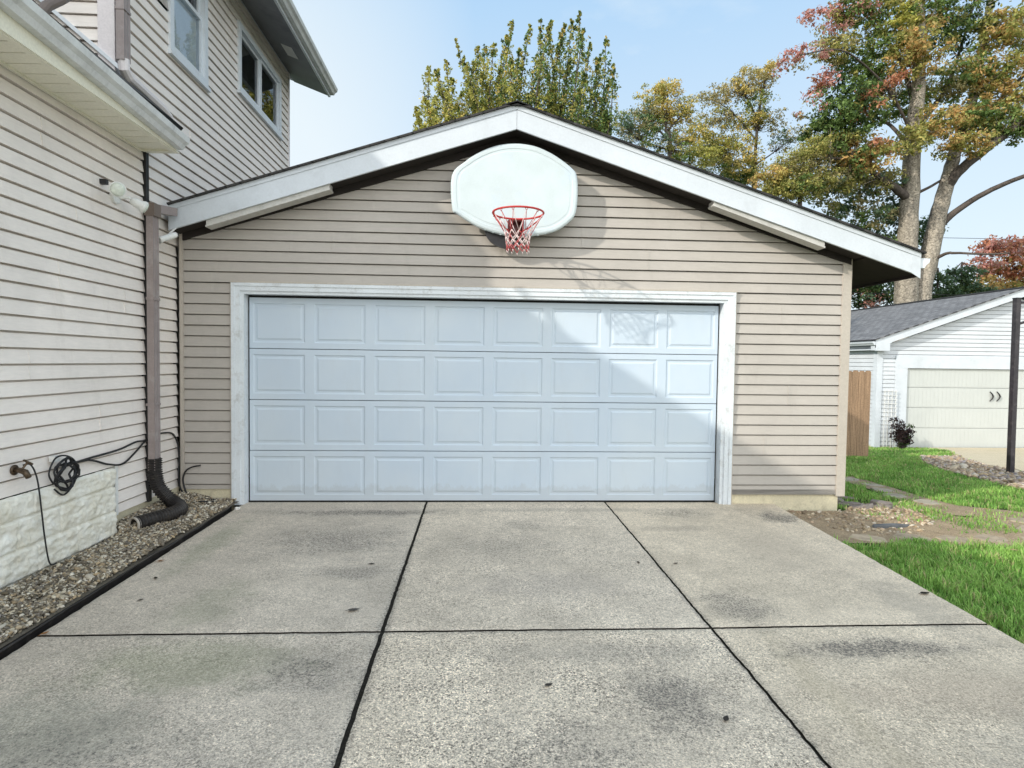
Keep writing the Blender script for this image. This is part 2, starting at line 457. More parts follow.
def np_object(name, verts, faces_n, loops, cols, mat, parent=None, smooth=False):
    """fast mesh: faces_n = vertices per face (constant), loops = flat index array, cols = one colour per face"""
    me = bpy.data.meshes.new(name)
    off = np.array(world_loc(parent)) if parent is not None else np.zeros(3)
    v = np.ascontiguousarray((verts-off).astype(np.float32))
    nf = len(loops)//faces_n
    me.vertices.add(len(v)); me.vertices.foreach_set("co", v.ravel())
    me.loops.add(len(loops)); me.loops.foreach_set("vertex_index", loops.astype(np.int32))
    me.polygons.add(nf)
    me.polygons.foreach_set("loop_start", np.arange(nf, dtype=np.int32)*faces_n)
    if smooth: me.polygons.foreach_set("use_smooth", np.ones(nf, bool))
    me.materials.append(mat)
    c = np.ones((nf, faces_n, 4), np.float32); c[:, :, :3] = cols[:, None, :]
    a = me.color_attributes.new("Col", "FLOAT_COLOR", "CORNER"); a.data.foreach_set("color", c.ravel())
    me.update(calc_edges=True); me.validate()
    o = bpy.data.objects.new(name, me); COL.objects.link(o)
    if parent is not None: o.parent = parent
    return o

def smoothstep(x): x = np.clip(x, 0, 1); return x*x*(3-2*x)

# ------------------------------------------------------------------ lap siding
def siding(mb, O, U, Nn, z0, z1, ext, pitch=.1075, phase=0.0, holes=(), lip=.016, gap=.0115, seams=()):
    """real lapped courses: sloped face, undercut lip and a recessed channel above every course"""
    O = np.array(O, float); U = np.array(U, float); Nn = np.array(Nn, float)
    def P(u, z, d): return O+U*u+Nn*d+np.array([0, 0, z])
    k = math.floor((z0-phase)/pitch)
    z = phase+k*pitch
    while z < z1-1e-6:
        za, zb = max(z, z0), min(z+pitch, z1)
        cuts = sorted({za, zb-gap if zb-gap > za else za, zb} | {h for hl in holes for h in hl[2:4] if za < h < zb})
        jd = random.uniform(-.0012, .0012)
        jz = {}
        for b0, b1 in zip(cuts[:-1], cuts[1:]):
            if b1-b0 < 1e-5: continue
            groove = b0 >= zb-gap-1e-6
            ea, eb = ext(b0), ext(b1)
            if ea is None and eb is None: continue
            if ea is None: ea = ((eb[0]+eb[1])/2,)*2
            if eb is None: eb = ((ea[0]+ea[1])/2,)*2
            ivs = [(ea[0], ea[1], eb[0], eb[1])]
            mid = (b0+b1)/2
            for h in holes:
                if h[2] < mid < h[3]:
                    new = []
                    for (a0, a1, c0, c1) in ivs:
                        if h[0] > a0: new.append((a0, min(a1, h[0]), c0, min(c1, h[0])))
                        if h[1] < a1: new.append((max(a0, h[1]), a1, max(c0, h[1]), c1))
                        if h[1] <= a0 or h[0] >= a1: new.append((a0, a1, c0, c1))
                    ivs = [i for i in new if i[1]-i[0] > 1e-3 or i[3]-i[2] > 1e-3]
            for (a0, a1, c0, c1) in ivs:
                ns = max(1, int((a1-a0)/.7))
                for s in range(ns):
                    t0, t1 = s/ns, (s+1)/ns
                    ua0, ua1 = a0+(a1-a0)*t0, a0+(a1-a0)*t1
                    uc0, uc1 = c0+(c1-c0)*t0, c0+(c1-c0)*t1
                    def wob(u): return .0022*mnoise.noise((u*1.3+O[0], z*7.0, O[1]))+jd
                    def face_d(zz): return lip*(1-(zz-z)/pitch)+.002
                    if groove:
                        mb.quad(P(ua0, b0, -.028), P(ua1, b0, -.028), P(uc1, b1, -.028), P(uc0, b1, -.028))
                        mb.quad(P(ua0, b0, face_d(b0)+wob(ua0)), P(ua1, b0, face_d(b0)+wob(ua1)), P(ua1, b0, -.028), P(ua0, b0, -.028))
                    else:
                        mb.quad(P(ua0, b0, face_d(b0)+wob(ua0)), P(ua1, b0, face_d(b0)+wob(ua1)),
                                P(uc1, b1, face_d(b1)+wob(uc1)), P(uc0, b1, face_d(b1)+wob(uc0)))
                        if b0 <= za+1e-6:
                            mb.quad(P(ua1, b0, face_d(b0)+wob(ua1)), P(ua0, b0, face_d(b0)+wob(ua0)), P(ua0, b0, -.029), P(ua1, b0, -.029))
        # overlapped panel ends
        if not any(h[2]-pitch < z < h[3] for h in holes) or True:
            for su, sz in seams:
                if abs(sz-z) < pitch*.95:
                    za2, zb2 = za+.001, zb-gap
                    d0 = lip+.0055; d1 = lip*(gap/pitch)+.0055
                    mb.quad(P(su, za2, d0), P(su+.03, za2, d0-.003), P(su+.03, zb2, d1-.003), P(su, zb2, d1))
                    mb.quad(P(su, za2, d0-.012), P(su, za2, d0), P(su, zb2, d1), P(su, zb2, d1-.012))
        z += pitch

def roof_sheet(name, mat, parent, quads):
    """roof slopes as slabs; RC attribute carries metres along the eave and up the slope"""
    vs, fs, rc = [], [], []
    for (a, b, c, d, th) in quads:          # a-b along the eave, d-c along the ridge
        a, b, c, d = [np.array(p, float) for p in (a, b, c, d)]
        nrm = np.cross(b-a, d-a); nrm /= np.linalg.norm(nrm)
        o = len(vs)
        e = (b-a)/np.linalg.norm(b-a); s = np.cross(nrm, e)
        for p in (a, b, c, d): vs.append(p); rc.append((float((p-a)@e), float((p-a)@s), 0))
        for p in (a, b, c, d): q = p-nrm*th; vs.append(q); rc.append((float((p-a)@e), float((p-a)@s), 0))
        fs += [(o, o+1, o+2, o+3), (o+7, o+6, o+5, o+4)] + [(o+i, o+4+i, o+4+(i+1) % 4, o+(i+1) % 4) for i in range(4)]
    me = bpy.data.meshes.new(name)
    off = np.array(world_loc(parent))
    me.from_pydata([tuple(np.array(p)-off) for p in vs], [], fs)
    at_ = me.attributes.new("RC", "FLOAT_VECTOR", "POINT"); at_.data.foreach_set("vector", [x for p in rc for x in p])
    me.materials.append(M[mat])
    o = bpy.data.objects.new(name, me); COL.objects.link(o); o.parent = parent
    return o

# ------------------------------------------------------------------ terrain
def gz(x, y):
    x = np.asarray(x, float); y = np.asarray(y, float)
    right = np.where(y > 0, -.09-.07*np.minimum(y, 11.5), -.085+.004*np.maximum(y, -12))
    left = .012*np.clip(y, -12, 0)-.07
    t = smoothstep((x-2.85)/.45)
    return left*(1-t)+right*t

g = MB()
xs = sorted(set([-400, -200, -100, -50, -25, -12, -8, -5, -3, 0, 2.6, 2.8, 2.9, 3.0, 3.1, 3.2, 3.4, 3.8, 4.4, 5, 6, 7, 8, 9, 10, 12, 15, 20, 30, 60, 120, 250, 400]))
ys = sorted(set([-300, -150, -80, -40, -20, -12, -8, -6, -4, -3, -2, -1, -.5, 0, .5, 1, 2, 3, 4, 5, 6, 7, 8, 9, 10, 11, 11.5, 13, 18, 25, 40, 80, 150, 300, 600]))
gv = [(x, y, float(gz(x, y))) for y in ys for x in xs]
nx = len(xs)
gf = [(j*nx+i, j*nx+i+1, (j+1)*nx+i+1, (j+1)*nx+i) for j in range(len(ys)-1) for i in range(nx-1)]
g.add(gv, gf)
structure("ground", g, "soil_grass", True)

# ---- driveway slabs
def slab(mb, x0f, x1f, y0, y1, col, n=60):
    """one poured slab, y0 far, y1 near; ragged edges, rounded arris"""
    vs = []
    ny = max(6, int(abs(y0-y1)*24)); nxx = n
    for j in range(ny+1):
        y = y0+(y1-y0)*j/ny
        for i in range(nxx+1):
            xa, xb = x0f(y), x1f(y)
            x = xa+(xb-xa)*i/nxx; yy = y
            if i in (0, nxx): x += .0015*mnoise.noise((x*3, y*9, 1.7))+.007*mnoise.noise((x*3, y*37, 4.1))
            if j in (0, ny): yy += .004*mnoise.noise((x*9, y*3, 7.3))+.003*mnoise.noise((x*31, y*3, 2.2))
            zz = .015*yy+.0035*mnoise.noise((x*.9, yy*.9, 3.0))
            if i in (0, nxx) or j in (0, ny): zz -= .004
            vs.append((x, yy, zz))
    fs = []
    w = nxx+1
    for j in range(ny):
        for i in range(nxx):
            fs.append((j*w+i, (j+1)*w+i, (j+1)*w+i+1, j*w+i+1))
    mb.add(vs, fs, col)
    rim = [i for i in range(w)] + [j*w+nxx for j in range(1, ny+1)] + [ny*w+i for i in range(nxx-1, -1, -1)] + [j*w for j in range(ny-1, 0, -1)]
    top = [vs[i] for i in rim]; bot = [(p[0], p[1], p[2]-.10) for p in top]
    n2 = len(top)
    mb.add(top+bot, [(i, (i+1) % n2, (i+1) % n2+n2, i+n2) for i in range(n2)], col, 1)

dv = MB()
def Xl(y): return -2.50
def Xr(y): return 3.085+.045*y
J1, J2 = -.635, 1.262
rows = [(.085, -2.868, -2.88), (-2.88, -5.85, -5.86), (-5.86, -8.9, -8.91), (-8.91, -14, -14)]
tones = [[(.90, .45, .22), (.98, .72, .50), (.96, .42, .95)],
         [(.90, .62, .25), (1.0, 1.0, .65), (.98, .66, 1.0)],
         [(.95, .5, .5), (1.0, .7, .6), (1.0, .5, .7)],
         [(.95, .5, .5), (1.0, .7, .6), (1.0, .5, .7)]]
for (ya, yb, _), tn in zip(rows, tones):
    yb2 = yb+.008
    slab(dv, Xl, lambda y: J1-.011, ya, yb2, tn[0])
    slab(dv, lambda y: J1+.011, lambda y: J2-.008, ya, yb2, tn[1])
    slab(dv, lambda y: J2+.008, Xr, ya-.012 if ya > 0 else ya, yb2, tn[2])
structure("driveway", dv, ["concrete", "joint"])
jb = MB()
jb.add([(-2.49, .08, -.012), (2.9, .08, -.012), (2.4, -14, -.222), (-2.49, -14, -.222)], [(3, 2, 1, 0)])
structure("driveway_joint", jb, "joint")

# ---- gravel bed base, dirt path, far apron
gb = MB()
def bed_z(x, y):
    x = np.asarray(x, float); y = np.asarray(y, float)
    return .046+.012*y+.07*smoothstep((-2.72-x)/.35)*smoothstep((y+1.35)/.4)
bx = np.linspace(-3.2, -2.52, 12); by = np.concatenate([np.linspace(-12, -2, 8), np.linspace(-1.8, .02, 20)])
gb.add([(x, y, float(bed_z(x, y))-.012) for y in by for x in bx], [(j*12+i, j*12+i+1, (j+1)*12+i+1, (j+1)*12+i) for j in range(len(by)-1) for i in range(11)])
structure("gravel_base", gb, "gravel_soil")
def sheet(poly, lift, name, mat, res=.35):
    """flat polygon draped over the terrain"""
    import bmesh
    bm = bmesh.new()
    bv = [bm.verts.new((p[0], p[1], 0)) for p in poly]
    bm.faces.new(bv)
    x0, x1 = min(p[0] for p in poly), max(p[0] for p in poly); y0, y1 = min(p[1] for p in poly), max(p[1] for p in poly)
    k = x0+res
    while k < x1:
        bmesh.ops.bisect_plane(bm, geom=bm.verts[:]+bm.edges[:]+bm.faces[:], plane_co=(k, 0, 0), plane_no=(1, 0, 0)); k += res
    k = y0+res
    while k < y1:
        bmesh.ops.bisect_plane(bm, geom=bm.verts[:]+bm.edges[:]+bm.faces[:], plane_co=(0, k, 0), plane_no=(0, 1, 0)); k += res
    for v in bm.verts: v.co.z = float(gz(v.co.x, v.co.y))+lift
    bm.normal_update()
    for f in bm.faces:
        if f.normal.z < 0: f.normal_flip()
    me = bpy.data.meshes.new(name); bm.to_mesh(me); bm.free()
    me.materials.append(M[mat])
    o = bpy.data.objects.new(name, me); COL.objects.link(o)
    return tag(o, kind="structure")

PATH1 = [(2.98, -.02), (3.85, -.02), (4.3, .45), (4.98, .62), (4.78, -.05), (4.98, -.30), (5.6, -.3), (9, -.9), (9, -1.9), (4.9, -1.34), (4.16, -1.24), (3.6, -1.16), (2.96, -1.16)]
PATH2 = [(3.95, 2.2), (4.6, 3.0), (5.6, 3.3), (5.95, 3.05), (5.78, 2.15), (5.5, 1.0), (5.42, .3), (5.9, -.2), (5.4, -.4), (4.85, -.2), (4.95, .4), (5.2, 1.35), (5.42, 2.35), (5.0, 2.6), (4.3, 2.0)]
APRON = [(11.5, 9.75), (12.25, 9.5), (12.05, 8.5), (10.9, 6.9), (10.4, 6.0), (9.75, 4.7), (9.45, 3.7), (9.3, 1.0), (9.6, -10), (17.5, -10), (17.5, 9.75)]
STRIP = [(10.9, 6.9), (10.4, 6.0), (9.75, 4.7), (9.45, 3.7), (9.3, 1.0), (9.4, -2), (7.2, -2), (7.4, 1.5), (7.75, 2.6), (8.35, 4.3), (9.3, 5.9), (10.0, 6.8)]
sheet(PATH1, .012, "path", "dirt")
sheet(PATH2, .016, "path", "dirt")
sheet(APRON, .03, "neighbour_driveway", "far_concrete", 1.0)
sheet(STRIP, .012, "gravel_border_base", "dirt", .8)

ISLAND = [(4.68, .42), (5.0, .62), (5.25, .2), (5.18, -.5), (4.98, -1.0), (4.62, -.5), (4.55, 0)]
def inside(poly, x, y):
    c = np.zeros(len(x), bool); n = len(poly)
    for i in range(n):
        x1, y1 = poly[i]; x2, y2 = poly[(i+1) % n]
        if y1 == y2: continue
        cond = ((y1 > y) != (y2 > y)) & (x < (x2-x1)*(y-y1)/(y2-y1)+x1)
        c ^= cond
    return c

# ------------------------------------------------------------------ GARAGE
garage = thing("garage", "taupe sided double garage with white sectional door at the end of the driveway", "garage", (.25, 3, 0))
AX, AZ, SL = .245, 4.00, .322           # apex of the rake top edge and the roof slope
GL, GR, GD = -3.10, 3.87, 6.6
OV = .26
def rake_top(x): return AZ-SL*abs(x-AX)
def rake_bot(x): return AZ-.222-SL*abs(x-AX)
DW, DH = 2.475, 2.134
def gext(z):
    w = (AZ-.19-z)/SL
    if w <= 0: return None
    return max(GL, AX-w), min(GR-.10, AX+w)
mb = MB()
TR = .118
sm_ = [(-2.75, 1.5), (3.2, 1.1), (3.1, 2.0), (2.95, .6), (-2.8, 2.2), (-1.6, 2.6), (.1, 2.5), (-2.02, 2.58), (-.63, 2.94), (.95, 2.72), (1.65, 2.5), (-1.2, 3.1), (2.2, 2.95)]
siding(mb, (0, 0, 0), (1, 0, 0), (0, -1, 0), .102, 4.0, gext, .1075, .102, holes=[(-DW-TR-.012, DW+TR+.012, -1, DH+TR-.005), (-4, -DW, -1, .155)], seams=sm_)
mb.build("front_wall", "siding_taupe", garage)
mb = MB()
siding(mb, (GR-.036, 0, 0), (0, 1, 0), (1, 0, 0), .102, 2.72, lambda z: (.10, GD), .1075, .102)
siding(mb, (0, GD, 0), (-1, 0, 0), (0, 1, 0), .102, 4.0, lambda z: (-gext(z)[1], -gext(z)[0]) if gext(z) else None, .1075, .102)
mb.build("side_wall", "siding_taupe", garage)
mb = MB(); mb.box(GR-.112, GR-.014, -.024, .115, .085, 2.72)
mb.build("corner_post", "taupe_trim", garage)
mb = MB(); mb.box(GL, GL+.035, -.03, .01, .155, 2.74); mb.build("corner_post", "taupe_trim", garage)
for bx in ((DW+TR+.012, GR-.075, .006, .25, -.3, .10), (GR-.25, GR-.073, .26, GD, -.9, .10), (GL-.02, -DW-TR-.012, .006, .25, -.15, .153)):
    mb = MB(); mb.box(*bx); mb.build("foundation", "cream", garage)
mb = MB(); mb.box(GL-.03, GL-.005, .26, GD, -.1, 2.72); mb.build("side_wall", "siding_taupe", garage)
# door frame
mb = MB()
def casing(x0, x1, z0, z1):
    mb.box(x0, x1, -.025, .02, z0, z1)
for sx in (-1, 1):
    a, b = sx*(DW-.002), sx*(DW+TR)
    mb.box(a, b, -.020, .10, -.005, DH+.004)
    mb.box(sx*(DW+.035), sx*(DW+TR), -.034, -.018, -.004, DH+.10)
    mb.box(sx*(DW+.085), sx*(DW+TR), -.042, -.033, -.003, DH+.114)
mb.box(-DW-TR+.004, DW+TR-.004, -.0212, .10, DH+.0045, DH+.10)
mb.box(-DW-.035, DW+.035, -.0345, -.019, DH+.035, DH+.1165)
mb.box(-DW-TR, DW+TR, -.043, -.033, DH+.082, DH+.118)
mb.build("door_frame", "worn_white", garage)
mb = MB(); mb.box(-DW-TR-.012, DW+TR+.012, -.045, .004, DH+TR-.004, DH+TR+.012)
for sx in (-1, 1): mb.box(sx*(DW+TR-.001), sx*(DW+TR+.013), -.030, .004, .0, DH+TR-.004)
mb.build("trim_channel", "taupe_trim", garage)
# sectional door
door = bpy.data.objects.new("garage_door", None); COL.objects.link(door); door.parent = garage; door.location = Vector((0, .085, 0))-garage.location
mb = MB(); mb.box(-DW, DW, .135, .14, 0, DH+.1); mb.box(-DW, DW, .09, .135, -.002, .014)
mb.build("weather_seal", "black", door)
NP = 8; SH = (DH-.028)/4
def door_section(k, name_parent):
    s = MB(); y = .085
    z0 = .016+k*SH; z1 = z0+SH-.008
    x0, x1 = -DW+.018, DW-.018
    pw = .617; xs_ = x0+(x1-x0-NP*pw)/2
    m_ = .043
    cells = [(xs_+i*pw+.047, xs_+(i+1)*pw-.047) for i in range(NP)]
    za, zb = z0+.058, z1-.055
    # rails and stiles as one plane with holes
    s.quad((x0, y, z0), (x1, y, z0), (x1, y, za), (x0, y, za))
    s.quad((x0, y, zb), (x1, y, zb), (x1, y, z1), (x0, y, z1))
    prev = x0
    for a, b in cells:
        s.quad((prev, y, za), (a, y, za), (a, y, zb), (prev, y, zb)); prev = b
    s.quad((prev, y, za), (x1, y, za), (x1, y, zb), (prev, y, zb))
    for a, b in cells:
        rings = []
        for ins, dy in ((0, 0), (.012, .009), (.030, .009), (.046, .002), (.052, .002)):
            rings.append([(a+ins, y+dy, za+ins), (b-ins, y+dy, za+ins), (b-ins, y+dy, zb-ins), (a+ins, y+dy, zb-ins)])
        for r0, r1 in zip(rings[:-1], rings[1:]):
            for i in range(4):
                j = (i+1) % 4
                s.quad(r0[i], r0[j], r1[j], r1[i])
        s.quad(*rings[-1])
    # edges: tongue-and-groove lip
    s.quad((x0, y, z1), (x1, y, z1), (x1, y+.035, z1+.003), (x0, y+.035, z1+.003))
    s.quad((x0, y+.035, z0-.003), (x1, y+.035, z0-.003), (x1, y, z0), (x0, y, z0))
    for xx in (x0, x1): s.quad((xx, y, z0), (xx, y+.035, z0), (xx, y+.035, z1), (xx, y, z1))
    s.build("door_section", "door_white", door)
for k in range(4): door_section(k, door)
# rakes
xl, xr = -3.085, 4.43
mb = MB()
def board(x0, x1, zt, zb, y0, y1):
    mb.prism([(x0, y0, zb(x0)), (x1, y0, zb(x1)), (x1, y0, zt(x1)), (x0, y0, zt(x0))], (0, y1-y0, 0))
board(xl, AX-.0015, rake_top, rake_bot, -OV, -OV+.025)
mb.build("rake_board", "rake_white", garage)
mb = MB(); board(AX+.0015, xr, rake_top, rake_bot, -OV, -OV+.025)
mb.prism([(xr-.10, -OV-.003, rake_bot(xr-.10)), (xr+.002, -OV-.003, rake_bot(xr)-.03), (xr+.002, -OV-.003, rake_top(xr)), (xr-.10, -OV-.003, rake_top(xr-.10))], (0, .004, 0))
mb.build("rake_board", "rake_white", garage)
# drip edge
mb = MB()
board(xl, AX, lambda x: rake_top(x)+.012, lambda x: rake_top(x)-.035, -OV-.008, -OV-.0015)
board(AX, xr, lambda x: rake_top(x)+.012, lambda x: rake_top(x)-.035, -OV-.008, -OV-.0015)
mb.build("drip_edge", "rake_white", garage)
# soffit and inner fascia, dark
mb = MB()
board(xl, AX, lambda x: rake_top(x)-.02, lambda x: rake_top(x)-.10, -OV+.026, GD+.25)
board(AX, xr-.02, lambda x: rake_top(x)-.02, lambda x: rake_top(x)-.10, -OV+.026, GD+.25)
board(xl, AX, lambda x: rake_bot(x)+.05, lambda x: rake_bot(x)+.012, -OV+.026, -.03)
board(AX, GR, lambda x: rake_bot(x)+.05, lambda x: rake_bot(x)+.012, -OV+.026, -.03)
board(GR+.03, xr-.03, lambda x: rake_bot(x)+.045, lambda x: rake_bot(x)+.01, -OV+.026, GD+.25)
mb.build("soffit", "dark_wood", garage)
mb = MB()  # near-black band along the wall top, standing in for shade under the rakes
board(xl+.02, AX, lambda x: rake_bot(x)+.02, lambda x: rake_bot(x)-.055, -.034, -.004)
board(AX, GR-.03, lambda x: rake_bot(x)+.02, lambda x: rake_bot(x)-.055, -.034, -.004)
mb.build("shade_band", "dark_wood", garage)
# eave fascia and gutter on the right
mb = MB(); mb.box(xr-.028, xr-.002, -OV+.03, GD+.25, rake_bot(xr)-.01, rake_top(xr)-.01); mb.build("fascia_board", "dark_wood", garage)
def gutter_profile(mb, x, z, y0, y1, s=1, dz=0.0):
    """K-style gutter hung at x, opening upward; s = +1 projects to +x"""
    pr_ = [(0, .10), (0, 0), (.055, 0), (.075, .035), (.105, .055), (.115, .10), (.108, .10), (.098, .06), (.07, .04), (.05, .006), (.006, .006), (.006, .10)]
    mb.prism([(x+s*a, y0, z+b) for a, b in pr_], (0, y1-y0, dz))
    mb.prism([(x+s*a, y0-.003, z+b) for a, b in pr_[1:6]]+[(x, y0-.003, z+.1)], (0, .004, 0))
mb = MB(); gutter_profile(mb, xr+.004, rake_top(xr)-.14, -OV+.02, GD+.25); mb.build("gutter", "white_paint", garage)
# roof
def gp(x, y, dz=.0): return (x, y, rake_top(x)+.014+dz)
yA, yB = -OV-.035, GD+.29
rf = roof_sheet("roof", "shingle_dark", garage, [
    ((xr+.04, yA, rake_top(xr+.04)+.03), (xr+.04, yB, rake_top(xr+.04)+.03), (AX, yB, AZ+.03), (AX, yA, AZ+.03), .018),
    ((xl, yB, rake_top(xl)+.03), (xl, yA, rake_top(xl)+.03), (AX, yA, AZ+.03), (AX, yB, AZ+.03), .018)])
mb = MB()   # cap shingles along the ridge
for i in range(34):
    y = yA+i*.205
    mb.prism([(AX-.15, y, AZ-.008), (AX+.15, y, AZ-.008), (AX, y, AZ+.042)], (0, .215, .006))
mb.build("ridge_cap", "shingle_dark", garage)
# pale strips hanging under the rakes
for (x0, x1, za_, zb_) in ((-2.745, -1.575, 2.785, 3.175), (2.25, 3.42, 3.125, 2.728)):
    mb = MB()
    mb.prism([(x0, -.235, za_-.03), (x1, -.235, zb_-.03), (x1, -.235, zb_+.028), (x0, -.235, za_+.028)], (0, .13, 0))
    mb.prism([(x0-.006, -.238, za_-.034), (x1+.006, -.238, zb_-.034), (x1+.006, -.238, zb_-.018), (x0-.006, -.238, za_-.018)], (0, .14, 0))
    mb.build("soffit_strip", "strip_grey", garage)
# gutter stub, outlet box and downspout in the corner with the house
mb = MB()
mb.prism([(-3.02, -.62, 2.79), (-2.98, -.30, 2.83), (-2.98, -.30, 2.905), (-3.02, -.62, 2.865)], (-.07, 0, 0))
mb.build("gutter", "downspout", garage)
dsp = MB()
dsp.box(-3.085, -2.995, -.685, -.57, 2.745, 2.86)
dsp.build("outlet_box", "bronze", garage)
mb = MB()
def downspout(mb, x0, x1, y0, y1, z0, z1):
    w, d = y1-y0, x1-x0
    pr_ = []
    for t in range(5): pr_ += [(x1-(.006 if t % 2 else 0), y0+w*t/4)]
    pr_ += [(x0, y1), (x0, y0)]
    mb.prism([(a, b, z0) for a, b in pr_], (0, 0, z1-z0))
downspout(mb, -3.07, -3.01, -.68, -.582, .46, 2.75)
mb.box(-3.075, -3.005, -.685, -.577, 2.0, 2.025); mb.box(-3.085, -3.006, -.684, -.578, 1.05, 1.07)
mb.build("downspout", "downspout", garage)

# ------------------------------------------------------------------ HOUSE
house = thing("house", "pale grey sided two storey house with low wing and rock faced base, left of driveway", "house", (-6, 0, 0))
WX, UX = -3.12, -3.15
HP, HPH = .1063, .584
mb = MB()
siding(mb, (WX, 0, 0), (0, 1, 0), (1, 0, 0), .180, 3.32, lambda z: (-9, -.62), HP, HPH, holes=[(-9.1, -1.115, -1, .584)], seams=[(-1.75, 2.0), (-1.3, 1.0), (-2.05, 1.4), (-1.55, 2.5), (-.95, 1.9), (-1.9, 3.0)], gap=.014)
mb.build("wing_wall", "siding_grey", house)
mb = MB()
W1 = (-.13, .69, 4.46, 5.93); W2 = (1.56, 3.17, 4.83, 5.69)
siding(mb, (UX, 0, 0), (0, 1, 0), (1, 0, 0), .145, 6.02, lambda z: (-.95 if z > 3.3 else -.60, 3.56), HP, HPH,
       holes=[W1, W2, (-.001, 9, -1, 2.6)], seams=[(1.0, 4.0), (2.4, 4.5), (.3, 3.8), (1.3, 5.2), (2.9, 4.2)], gap=.015)
mb.build("side_wall", "siding_grey", house)
mb = MB()
siding(mb, (0, -.99, 0), (1, 0, 0), (0, -1, 0), 3.7, 6.5, lambda z: (-4.6, -3.25), HP, HPH)
mb.build("front_wall", "siding_grey", house)
mb = MB(); mb.box(-3.265, -3.13, -1.012, -.985, 3.7, 6.05); mb.box(-3.16, -3.13, -.99, -.94, 3.7, 6.05)
mb.build("corner_post", "grey_trim", house)
mb = MB(); mb.box(UX-.08, UX+.02, 3.56, 3.62, 2.6, 6.0); mb.build("corner_post", "grey_trim", house)
mb = MB(); mb.box(-3.14, -3.085, -.645, -.595, .17, 3.32); mb.build("corner_channel", "black", house)
mb = MB(); mb.box(WX-.03, WX+.022, -1.125, -1.085, .17, .585); mb.build("corner_strip", "white_plastic", house)
mb = MB(); mb.box(-3.4, -3.128, -1.12, -.002, -.2, .178); mb.build("foundation", "cream", house)
# hidden rear and inner walls keep the house a closed volume
mb = MB()
mb.box(-10, -3.2, 3.5, 3.6, -.1, 6.3); mb.build("rear_wall", "siding_grey", house)
mb = MB(); mb.box(-10, -4.61, -.985, -.9, -.1, 6.3); mb.build("rear_wall", "siding_grey", house)
mb = MB(); mb.box(-10.05, -10, -.98, 3.6, -.1, 6.3); mb.build("far_wall", "siding_grey", house)
mb = MB(); mb.box(-6.0, -5.9, -8.94, -1.0, -.1, 3.3); mb.build("far_wall", "siding_grey", house)
mb = MB(); mb.box(-5.9, -3.2, -9.0, -8.95, -.1, 3.35)
mb.prism([(-3.13, -8.98, 3.35), (-5.5, -8.98, 3.35), (-4.3, -8.98, 4.7)], (0, .05, 0))
mb.build("rear_wall", "siding_grey", house)
# rock faced base
st = MB()
nyS, nzS = 420, 64
ys0, ys1, zs0, zs1 = -4.4, -1.17, -.12, .578
vs = []
def stone_off(y, z):
    row = math.floor((z-.02)/.203+10); fz = ((z-.02)/.203+10) % 1
    yy = y/.41+(.5 if row % 2 else 0)+.13*math.sin(row*9.1); fy = yy % 1; cell = math.floor(yy)
    ed = min(fz, 1-fz)*.203; ed2 = min(fy, 1-fy)*.41
    joint = min(1, .05+ed/.013)*min(1, .55+ed2/.010)
    f1 = mnoise.fractal((y*7+cell*.7, z*16+row*3.1, row*1.7), .7, 2.1, 6)
    rid = 1-abs(mnoise.noise((y*10+z*7, z*26, row*2.0)))
    rid2 = 1-abs(mnoise.noise((y*28+z*12, z*60, row*4.0)))
    return joint*(.016+.009*f1+.010*rid*rid+.005*rid2+.006*mnoise.noise((cell*3.3, row*5.1, .5)))
vs = []
for j in range(nzS+1):
    z = zs0+(zs1-zs0)*j/nzS
    for i in range(nyS+1):
        y = ys0+(ys1-ys0)*i/nyS
        e = 0 if i == nyS else 1
        vs.append((WX+.004+.026*e+stone_off(y, z)*e-(0.03 if j == nzS else 0), y, z))
w = nyS+1
st.add(vs, [(j*w+i, j*w+i+1, (j+1)*w+i+1, (j+1)*w+i) for j in range(nzS) for i in range(nyS)])
st.build("stone_base", "stone", house, True)
# wing eave: soffit boards, fascia, gutter
mb = MB()
y = -8.9
while y < -.72:
    mb.prism([(WX+.02, y, 3.312), (-2.81, y, 3.318), (-2.81, y, 3.33), (WX+.02, y, 3.324)], (0, .128, 0)); y += .136
mb.box(WX+.016, WX+.04, -8.9, -.705, 3.298, 3.314)
mb.build("wing_soffit", "soffit_cream", house)
mb = MB(); mb.box(WX+.01, -2.8, -8.9, -.7, 3.334, 3.345); mb.build("soffit_backing", "dark_wood", house)
mb = MB(); mb.box(-2.835, -2.795, -8.95, -.70, 3.295, 3.345); mb.box(-2.80, -2.782, -8.95, -.70, 3.30, 3.50)
mb.box(WX, -2.80, -.715, -.70, 3.30, 3.36)
mb.build("fascia_board", "soffit_cream", house)
mb = MB()
gutter_profile(mb, -2.78, 3.315, -.72, -9.0, 1, .40)
mb.build("gutter", "gutter_grey", house)
